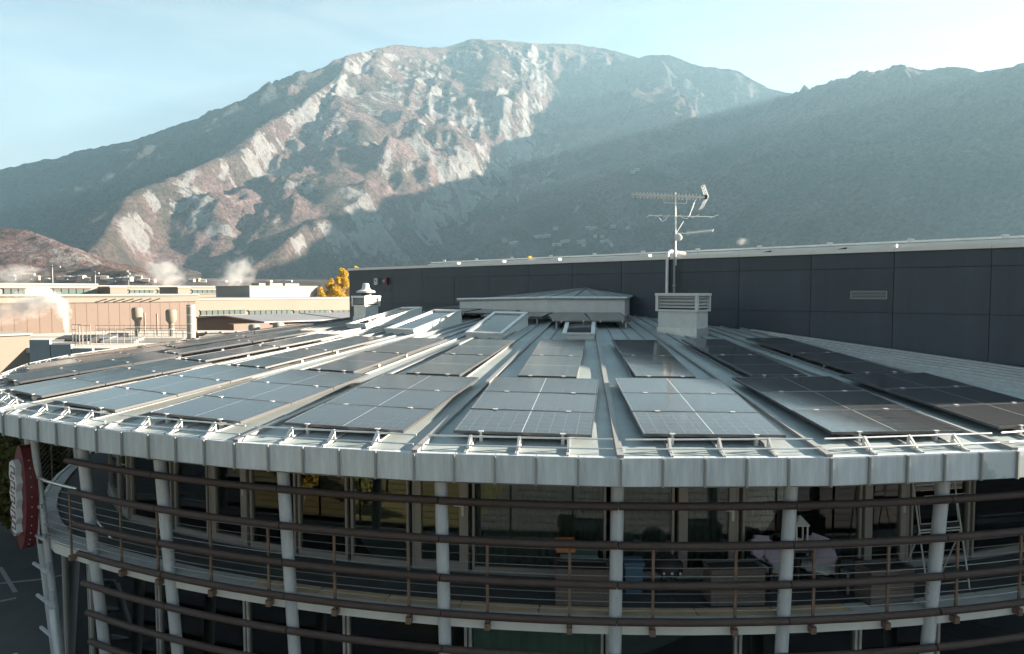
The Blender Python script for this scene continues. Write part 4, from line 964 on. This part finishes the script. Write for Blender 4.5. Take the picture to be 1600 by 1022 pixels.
p0, p1 = at(300, 521, 48.0), at(530, 512, 48.0); MB().bar((p0.x, 48, LZ + .05), (p1.x, 48, LZ + .1), .3, .25).build('parapet', M['brown'], o)
block('tan_cabin', 'cream cabin block at the left end of the low factory', 'cabin', -30, 47, 523.5, 40.0, 3, M['cream'], 0, (M['whitewall'], .12))
# stacks, pipes, duct
def stack(px, yt, yb, D, r, lb):
    p = at(px, yb, D); zt = at(px, yt, D).z; o = thing('vent_stack', lb, 'stack', (p.x, D, LZ - .3), 'capped stacks on the low factory')
    MB().lathe([(r, 0), (r, zt - LZ - .4)], (p.x, D, LZ - .3), 14).build('pipe', M['cream'], o, smooth=True)
    MB().lathe([(r, -.12), (r * 1.9, .12), (r * 2.0, .75), (r * 1.6, .9), (r * .5, .95)], (p.x, D, zt - .75), 16).build('cap', M['cream'], o, smooth=True)
    MB().lathe([(r * 1.15, 0), (r * 1.15, .08)], (p.x, D, zt - 1.3), 14).build('collar', M['galv'], o)
stack(215, 484, 523, 50, .19, 'pale capped stack, left of the two thin dark pipes')
stack(268, 487, 525, 50, .19, 'pale capped stack between the dark pipes and the white duct')
for px, yt, lb in ((226.5, 489, 'thin dark pipe just right of the left capped stack'), (246, 490, 'thin dark pipe left of the right capped stack')):
    p = at(px, 526, 51); zt = at(px, yt, 51).z; o = MB().lathe([(.07, 0), (.07, zt - LZ + .3)], (p.x, 51, LZ - .3), 8).build('dark_pipe', M['rust']); tag(o, lb, 'pipe', 'thin dark pipes')
p = at(299, 530, 47.5); zt = at(299, 476, 47.5).z; o = thing('white_duct', 'thick white banded duct standing at the end of the tan hall', 'duct', (p.x, 47.5, LZ - .3))
MB().lathe([(.28, 0), (.28, zt - LZ + .3)], (p.x, 47.5, LZ - .3), 18).build('tube', M['whitewall'], o, smooth=True)
for q in (.2, .45, .7, .93): MB().lathe([(.30, 0), (.30, .06)], (p.x, 47.5, LZ - .3 + (zt - LZ + .3) * q), 18).build('band', M['galv'], o)
for px, py, lb in ((397, 512, 'white mushroom roof vent, the left of two'), (435, 509, 'white mushroom roof vent, the right of two')):
    p = at(px, py, 44); o = thing('mushroom_vent', lb, 'roof vent', (p.x, 44, LZ - .3), 'mushroom vents on the low factory')
    MB().lathe([(.2, 0), (.2, p.z - LZ + .2)], (p.x, 44, LZ - .3), 12).build('neck', M['whitewall'], o); MB().lathe([(.22, -.28), (.36, -.2), (.36, .05), (.28, .16), (.05, .2)], (p.x, 44, p.z + .05), 14).build('hood', M['whitewall'], o, smooth=True)
# ladder cage and walkways on the plant roof
o = thing('roof_walkway', 'white steel walkway with railings and ladder cage on the low factory', 'walkway', (at(180, 530, 44).x, 44, LZ - .2))
def rail(pa, pb, D, z0, hgt, n, nm='guard_rail'):
    a, b = at(pa, 520, D), at(pb, 520, D); m = MB()
    for i in range(n + 1): x = a.x + (b.x - a.x) * i / n; m.bar((x, D, z0), (x, D, z0 + hgt), .03)
    for q in (1, .55): m.bar((a.x, D, z0 + hgt * q), (b.x, D, z0 + hgt * q), .03)
    m.build(nm, M['whitewall'], o)
rail(150, 215, 42.5, LZ - .2, .95, 6); rail(196, 298, 46, LZ - .2, .8, 9); rail(150, 300, 48, LZ - .1, .8, 10)
rail(113, 128, 41, LZ - 1.2, 2.3, 3, 'ladder_cage'); rail(124, 141, 42, LZ - .6, 1.6, 3, 'ladder_cage')
for i in range(8): a, b = at(114, 540, 41), at(120, 540, 41); MB().bar((a.x, 41, LZ - 1.1 + .27 * i), (b.x, 41, LZ - 1.1 + .27 * i), .03).build('rung', M['whitewall'], o)
for px, py, D, w_, h_, mt in ((120, 527, 43, 1.6, .5, 'black'), (150, 528, 44, 1.7, .45, 'roofgrey'), (172, 524, 45, 1.3, .5, 'black'), (185, 530, 43.5, 2.2, .3, 'whitewall'), (330, 528, 46.5, 1.4, .35, 'whitewall'), (338, 533, 45, 1.0, .3, 'whitewall'), (235, 533, 44, 3.6, .22, 'cream'), (100, 531, 45, 1.2, .35, 'black')):
    p = at(px, py, D); u = thing('roof_unit', {'black': 'dark', 'roofgrey': 'grey', 'whitewall': 'white', 'cream': 'cream'}[mt] + f' low roof unit on the plant roof, {w_} m wide', 'roof unit', (p.x, D, LZ - .2))
    u['label'] = {120: 'dark roof unit behind the ladder cage', 150: 'grey roof unit right of the ladder cage', 172: 'dark sloping roof unit near the middle walkway rails', 185: 'long white low roof unit by the walkway', 330: 'white roof unit right of the thick white duct', 338: 'smaller white roof unit in front of the duct', 235: 'long cream roof curb below the capped stacks', 100: 'dark roof unit at the foot of the steam plume'}[px]
    MB().add([(p.x - w_ / 2, D, LZ - .2), (p.x + w_ / 2, D, LZ - .2), (p.x + w_ / 2, D + 1, LZ - .2), (p.x - w_ / 2, D + 1, LZ - .2), (p.x - w_ / 2, D, LZ - .2 + h_ * .5), (p.x + w_ / 2, D, LZ - .2 + h_ * .6), (p.x + w_ / 2, D + 1, LZ - .2 + h_), (p.x - w_ / 2, D + 1, LZ - .2 + h_)], [(0, 3, 2, 1), (0, 1, 5, 4), (1, 2, 6, 5), (2, 3, 7, 6), (3, 0, 4, 7), (4, 5, 6, 7)]).build('housing', M[mt], u)
    MB().box((p.x, D - .06, LZ - .12), (w_ * .96, .1, .12)).build('base', M['galv'], u)

# ---------------------------------------------------------------- trees
def leaf_mat(name, c1, c2, tr=.35):
    m = P(name, c1, .8, 0, .3, .35, col2=c2); t = m.node_tree; b = t.nodes['Principled BSDF']; b.inputs['Specular IOR Level'].default_value = .2
    tl = t.nodes.new('ShaderNodeBsdfTranslucent'); mx = t.nodes.new('ShaderNodeMixShader'); mx.inputs[0].default_value = tr
    src = b.inputs['Base Color'].links[0].from_socket; t.links.new(src, tl.inputs[0]); ou = t.nodes['Material Output']
    t.links.new(b.outputs[0], mx.inputs[1]); t.links.new(tl.outputs[0], mx.inputs[2]); t.links.new(mx.outputs[0], ou.inputs[0]); return m
M['yellow'] = leaf_mat('yellow_leaves', (0.40, 0.25, 0.035), (0.58, 0.40, 0.06)); M['green'] = leaf_mat('green_leaves', (0.05, 0.065, 0.02), (0.12, 0.11, 0.03))
M['olive'] = leaf_mat('olive_leaves', (0.16, 0.14, 0.03), (0.34, 0.25, 0.04)); M['bark'] = P('bark', (0.10, 0.075, 0.055), .9, 0, .3, 4)
def tree(x, y, z0, h, wd, label, mat, n=1500, leaf=.4, columnar=True, group=None, trunk_r=.18):
    o = thing('tree', label, 'tree', (x, y, z0), group); rs = np.random.default_rng(int(abs(x * 31 + y * 17)) + n)
    tr = MB().tube([(x, y, z0), (x + .1, y, z0 + h * .35), (x, y + .1, z0 + h * .8)], [trunk_r, trunk_r * .75, trunk_r * .25], 8)
    lobes = []
    nl = 22
    for i in range(nl):
        q = (i + .5) / nl; zz = z0 + h * (.18 + .74 * q) if columnar else z0 + h * (.3 + .6 * q); prof = math.sin(math.pi * min(1, .12 + q * .86)) ** .7
        a = rs.random() * 6.28; rr = wd * .5 * prof * rs.uniform(.25, .8); c = (x + rr * math.cos(a), y + rr * math.sin(a), zz)
        lobes.append((c, wd * .5 * rs.uniform(.28, .5) * (.5 + prof * .6)))
        tr.tube([(x, y, z0 + (zz - z0) * .7), c], [trunk_r * .35, trunk_r * .1], 5)
    tr.build('trunk', M['bark'], o)
    ci = rs.integers(0, nl, n); C = np.array([l[0] for l in lobes])[ci]; Rr = np.array([l[1] for l in lobes])[ci]
    d = rs.normal(size=(n, 3)); d /= np.linalg.norm(d, axis=1)[:, None]; C = C + d * (Rr * rs.random(n) ** .4)[:, None] * np.array([1, 1, 1.25 if columnar else .9])
    u = rs.normal(size=(n, 3)); u /= np.linalg.norm(u, axis=1)[:, None]; v = np.cross(u, rs.normal(size=(n, 3))); v /= np.linalg.norm(v, axis=1)[:, None]; s = (leaf * rs.uniform(.5, 1.1, n))[:, None]
    V = np.stack([C - u * s * .5, C + v * s * .35, C + u * s * .5, C - v * s * .35], 1).reshape(-1, 3); F = np.arange(n * 4).reshape(n, 4)
    me = bpy.data.meshes.new('crown'); me.from_pydata(V.tolist(), [], F.tolist()); me.materials.append(mat); inst('crown', me, I4, o)
def tree_px(px, yt, D, wd, label, mat, **k):
    p = at(px, yt, D); z0 = ground_z(p.x, D); tree(p.x, D, z0, p.z - z0, wd, label, mat, **k)
tree_px(534, 413, 140, 4.6, 'tall golden poplar beside the hall corner', M['yellow'], n=9000, leaf=.34, group='golden poplars by the works')
tree_px(517, 428, 142, 3.6, 'golden poplar of middle height left of the tallest one', M['yellow'], n=6000, leaf=.32, group='golden poplars by the works')
tree_px(503, 444, 138, 3.2, 'lowest golden poplar beside the white block', M['yellow'], n=4500, leaf=.32, group='golden poplars by the works')
tree_px(556, 411, 160, 5, 'orange treetop showing over the dark hall corner', M['yellow'], n=5000, leaf=.42)
tree_px(828, 384, 70, 3.0, 'yellow treetop peeping over the hall roof', M['yellow'], n=500, leaf=.45)
for x, y, h, wd, lb in ((-15.9, 22.6, 4.3, 3.0, 'dark bush behind the red oval sign'), (-18.2, 25.6, 5.0, 4.2, 'tall dark bush left of the balcony end'), (-21.0, 28.5, 4.6, 4.2, 'dark bush farthest along the parking edge'), (-17.6, 22.4, 4.6, 3.2, 'dark bush left of the red sign poles'), (-14.4, 23.6, 3.2, 2.6, 'low dark bush under the balcony end')):
    tree(x, y, 0, h, wd, lb, M['green'], n=4500, leaf=.3, columnar=False, group='dark bushes by the parking lot', trunk_r=.1)
_o = ['first', 'second', 'third', 'fourth', 'fifth', 'sixth', 'seventh', 'eighth', 'ninth', 'tenth', 'eleventh', 'twelfth', 'thirteenth', 'fourteenth']
for i, (x, y, h, wd, mt) in enumerate([(-9, 2.2, 2.2, 1.6, 'olive'), (-10.6, 0.2, 3.2, 2.0, 'yellow'), (-12.4, 2.6, 1.8, 1.6, 'green'), (-13.2, -.6, 3.8, 2.4, 'olive'), (-15.2, 1.6, 2.6, 1.8, 'yellow'), (-16.6, 3.6, 2.2, 1.8, 'olive'), (-17.8, .4, 4.2, 2.4, 'olive'), (-20.2, 3.2, 3.0, 2.2, 'green'), (-21.4, .8, 4.4, 2.6, 'yellow'), (-24.5, 2.8, 4.2, 2.8, 'olive'), (-9.5, -4.5, 4.8, 3, 'olive'), (-14, -5, 5.5, 3.2, 'yellow'), (-19, -4, 5.5, 3.4, 'olive'), (-28, 1, 5, 3.4, 'olive')]):
    tree(x, y, 0, h, wd, f'yellowing garden shrub opposite the balcony doors, {_o[i]} from the lawn corner', M[mt], n=1300, leaf=.3, columnar=False, group='garden shrubs opposite the balcony', trunk_r=.06)

# ---------------------------------------------------------------- far town and village
def hit(px, py, d0=300, d1=5000):
    for D in np.geomspace(d0, d1, 1500):
        p = at(px, py, D)
        if p.z <= ground_z(p.x, D): return Vector((p.x, D, ground_z(p.x, D)))
    return Vector((at(px, py, 1000).x, 1000, ground_z(at(px, py, 1000).x, 1000)))
def unit_mesh():
    b = MB().box((0, 0, .4), (1, 1, 1.0)).mesh('wall', M['whitewall']); c = MB().add([(-.55, -.6, .9), (.55, -.6, .9), (.55, .6, .9), (-.55, .6, .9), (-.55, 0, 1.3), (.55, 0, 1.3)], [(0, 1, 5, 4), (2, 3, 4, 5), (1, 2, 5), (3, 0, 4), (0, 3, 2, 1)])
    M['tile'] = P('roof_tile', (0.30, 0.16, 0.11), .8); M['slate'] = P('roof_slate', (0.24, 0.25, 0.25), .8)
    return b, c.mesh('roof', M['tile']), c.mesh('roof', M['slate'])
HW_, HR1, HR2 = unit_mesh(); HWc = HW_.copy(); HWc.materials[0] = M['cream']; HWg = HW_.copy(); HWg.materials[0] = M['flatroof']
PANE = MB().box((0, 0, 0), (.16, .02, .22)).mesh('window', M['farglass'])
def house(p, w_, h_, rz, label, group, roof=HR2, wall=HW_, wins=True):
    Mx = TR(p.x, p.y, p.z, rz) @ Matrix.Diagonal((w_, w_ * .8, h_, 1)); o = thing('house', label, 'house', TR(p.x, p.y, p.z, rz), group)
    inst('wall', wall, Mx, o); inst('roof', roof, Mx, o)
    if wins:
        for i in (-.3, 0, .3): inst('window', PANE, Mx @ Matrix.Translation((i, -.505, .62)), o); inst('window', PANE, Mx @ Matrix.Translation((i, -.505, .22)), o)
vill = [(788, 379), (800, 381), (806, 380), (838, 371), (848, 370), (856, 371), (868, 358), (866, 383), (874, 383), (880, 379), (886, 379), (906, 384), (912, 384), (918, 357), (924, 358), (930, 357), (941, 379), (948, 378), (953, 380), (958, 355), (981, 357), (988, 270), (995, 270), (930, 371), (940, 372), (912, 377), (956, 384)]
for i, (px, py) in enumerate(vill):
    p = hit(px, py + 2)
    if p is None: continue
    s = p.y / 1067 * 6.5
    house(p, s * random.uniform(.8, 1.3), s * .55, random.uniform(-.4, .4), 'tiny pale house of the hamlet on the shaded slope', 'hamlet houses on the shaded slope', HR2 if i % 3 else HR1, HW_, False)
town = [(18, 434, 9, 10), (42, 432, 10, 12), (51, 427, 6, 16), (58, 434, 7, 8), (74, 437, 6, 6), (97, 437, 12, 6), (106, 436, 9, 7), (114, 437, 8, 6), (128, 434, 10, 8), (136, 436, 7, 6), (155, 436, 9, 8), (163, 434, 10, 7), (174, 437, 10, 6), (186, 438, 8, 5), (200, 436, 12, 8), (217, 435, 9, 9), (228, 438, 9, 6), (238, 439, 9, 5), (300, 438, 8, 5), (308, 437, 9, 6), (318, 439, 8, 5), (350, 440, 9, 5), (372, 440, 8, 4), (420, 441, 9, 4), (452, 441, 8, 4)]
def town_label(i, px, w_, h_):
    col = ['white', 'cream', 'grey'][i % 3]; size = 'tall' if h_ > 11 else 'narrow' if w_ < 8 else 'wide' if w_ > 9 else 'low' if h_ < 6 else 'small'; roof = 'red-roofed' if i % 2 else 'slate-roofed'
    marks = [(81, 'the left crane'), (148, 'the right crane'), (200, 'the radio mast'), (255, 'the left steam plume'), (372, 'the right steam plume'), (440, 'the white block')]
    m_ = min(marks, key=lambda q_: abs(q_[0] - px)); side = 'left' if px < m_[0] else 'right'
    same = sorted(t_[0] for t_ in town if min(marks, key=lambda q_: abs(q_[0] - t_[0]))[0] == m_[0] and (t_[0] < m_[0]) == (px < m_[0])); k = same.index(px) if side == 'right' else len(same) - 1 - same.index(px)
    return f'{size} {col} {roof} town house, {["nearest", "second", "third", "fourth", "fifth", "sixth", "seventh"][k]} to the {side} of {m_[1]}'
for i, (px, py, w_, h_) in enumerate(town):
    p = hit(px, min(py + h_ * .5, 441), 420); s = p.y / 1067; top = at(px, py - h_ * .5, p.y).z
    house(p, w_ * s, max(3.0, min((top - p.z) / 1.3, w_ * s * 1.1)), random.uniform(-.3, .3), town_label(i, px, w_, h_), 'far town houses', HR1 if i % 2 else HR2, [HW_, HWc, HWg][i % 3], h_ > 6)
def crane(px, yt, D, left, right, lb):
    p = at(px, yt, D); z0 = ground_z(p.x, D); o = thing('tower_crane', lb, 'crane', (p.x, D, z0), 'far tower cranes'); s = D / 1067
    MB().bar((p.x, D, z0), (p.x, D, p.z + 2 * s), 1.3 * s).build('mast', M['whitewall'], o); MB().bar((p.x - left * s, D, p.z + (1.5 * s if left > 20 else 0)), (p.x + right * s, D, p.z), 1.2 * s).build('jib', M['whitewall'], o)
    MB().box((p.x + right * s * .9, D, p.z - s), (2.5 * s, 2 * s, 2 * s)).build('counterweight', M['flatroof'], o)
crane(81, 416, 620, 15, 13, 'far tower crane above the left of the town'); crane(148, 426, 560, 24, 6, 'far tower crane with a sloping jib above the town centre')
p = at(200, 422, 520); z0 = ground_z(p.x, 520); o = thing('radio_mast', 'far radio mast with pale drums above the town roofs', 'mast', (p.x, 520, z0))
MB().bar((p.x, 520, z0), (p.x, 520, p.z), .5).build('pole', M['whitewall'], o)
for q, dx in ((0, -.8), (2.0, .9), (4, -.6), (5.5, 1.0)): MB().lathe([(.8, 0), (.8, 1.4)], (p.x + dx, 520, p.z - 1.5 - q), 8).build('drum', M['whitewall'], o)

# ---------------------------------------------------------------- steam
def steam(name, c, size, dens, nscale, lab, tilt=0.0, thr=.42):
    b = bmesh.new(); bmesh.ops.create_icosphere(b, subdivisions=2, radius=1.0); me = bpy.data.meshes.new(name); b.to_mesh(me); b.free()
    m = bpy.data.materials.new(name); m.use_nodes = True; t = m.node_tree; t.nodes.clear(); me.materials.append(m)
    pvn = t.nodes.new('ShaderNodeVolumePrincipled'); pvn.inputs['Color'].default_value = (.95, .95, .95, 1); pvn.inputs['Anisotropy'].default_value = .3
    ou = t.nodes.new('ShaderNodeOutputMaterial'); t.links.new(pvn.outputs[0], ou.inputs['Volume'])
    tcn = t.nodes.new('ShaderNodeTexCoord'); ln = t.nodes.new('ShaderNodeVectorMath'); ln.operation = 'LENGTH'; t.links.new(tcn.outputs['Object'], ln.inputs[0])
    nz_ = t.nodes.new('ShaderNodeTexNoise'); nz_.inputs['Scale'].default_value = nscale; nz_.inputs['Detail'].default_value = 5; nz_.inputs['Distortion'].default_value = .6; t.links.new(tcn.outputs['Object'], nz_.inputs['Vector'])
    a = t.nodes.new('ShaderNodeMath'); a.operation = 'MULTIPLY_ADD'; a.inputs[1].default_value = -.42; t.links.new(ln.outputs['Value'], a.inputs[0]); t.links.new(nz_.outputs['Fac'], a.inputs[2])
    mr = t.nodes.new('ShaderNodeMapRange'); mr.inputs[1].default_value = thr - .25; mr.inputs[2].default_value = thr + .12; mr.inputs[4].default_value = dens; t.links.new(a.outputs[0], mr.inputs[0])
    t.links.new(mr.outputs[0], pvn.inputs['Density'])
    o = inst(name, me, Matrix.Translation(c) @ Matrix.Rotation(tilt, 4, 'Y') @ Matrix.Diagonal(tuple(size) + (1,))); tag(o, kind='stuff'); return o
steam('steam', at(103, 508, 50), (.30, .35, 1.0), 6.0, 1.5, '', R_(-6)); steam('steam', at(95, 482, 50), (.75, .6, 1.2), 4.5, 1.9, '', R_(-22)); steam('steam', at(70, 468, 50), (1.35, .9, 1.0), 3.2, 2.2, '', R_(-8)); steam('steam', at(40, 478, 50), (1.7, 1.0, 1.15), 2.2, 2.1, '', R_(10)); steam('steam', at(0, 490, 50), (2.2, 1.0, 1.1), 1.2, 2.0, '')
steam('steam', at(255, 424, 260), (9, 5, 7), .2, 1.8, '', R_(20)); steam('steam', at(268, 440, 255), (6, 4, 5), .18, 1.8, ''); steam('steam', at(372, 425, 250), (7, 4, 9), .2, 1.8, '', R_(25)); steam('steam', at(360, 442, 250), (10, 4, 6), .16, 1.9, ''); steam('steam', at(25, 428, 300), (16, 6, 6), .12, 1.6, '')
steam('steam', at(1160, 377, 240), (2.6, 2, 1.8), .14, 1.6, '')
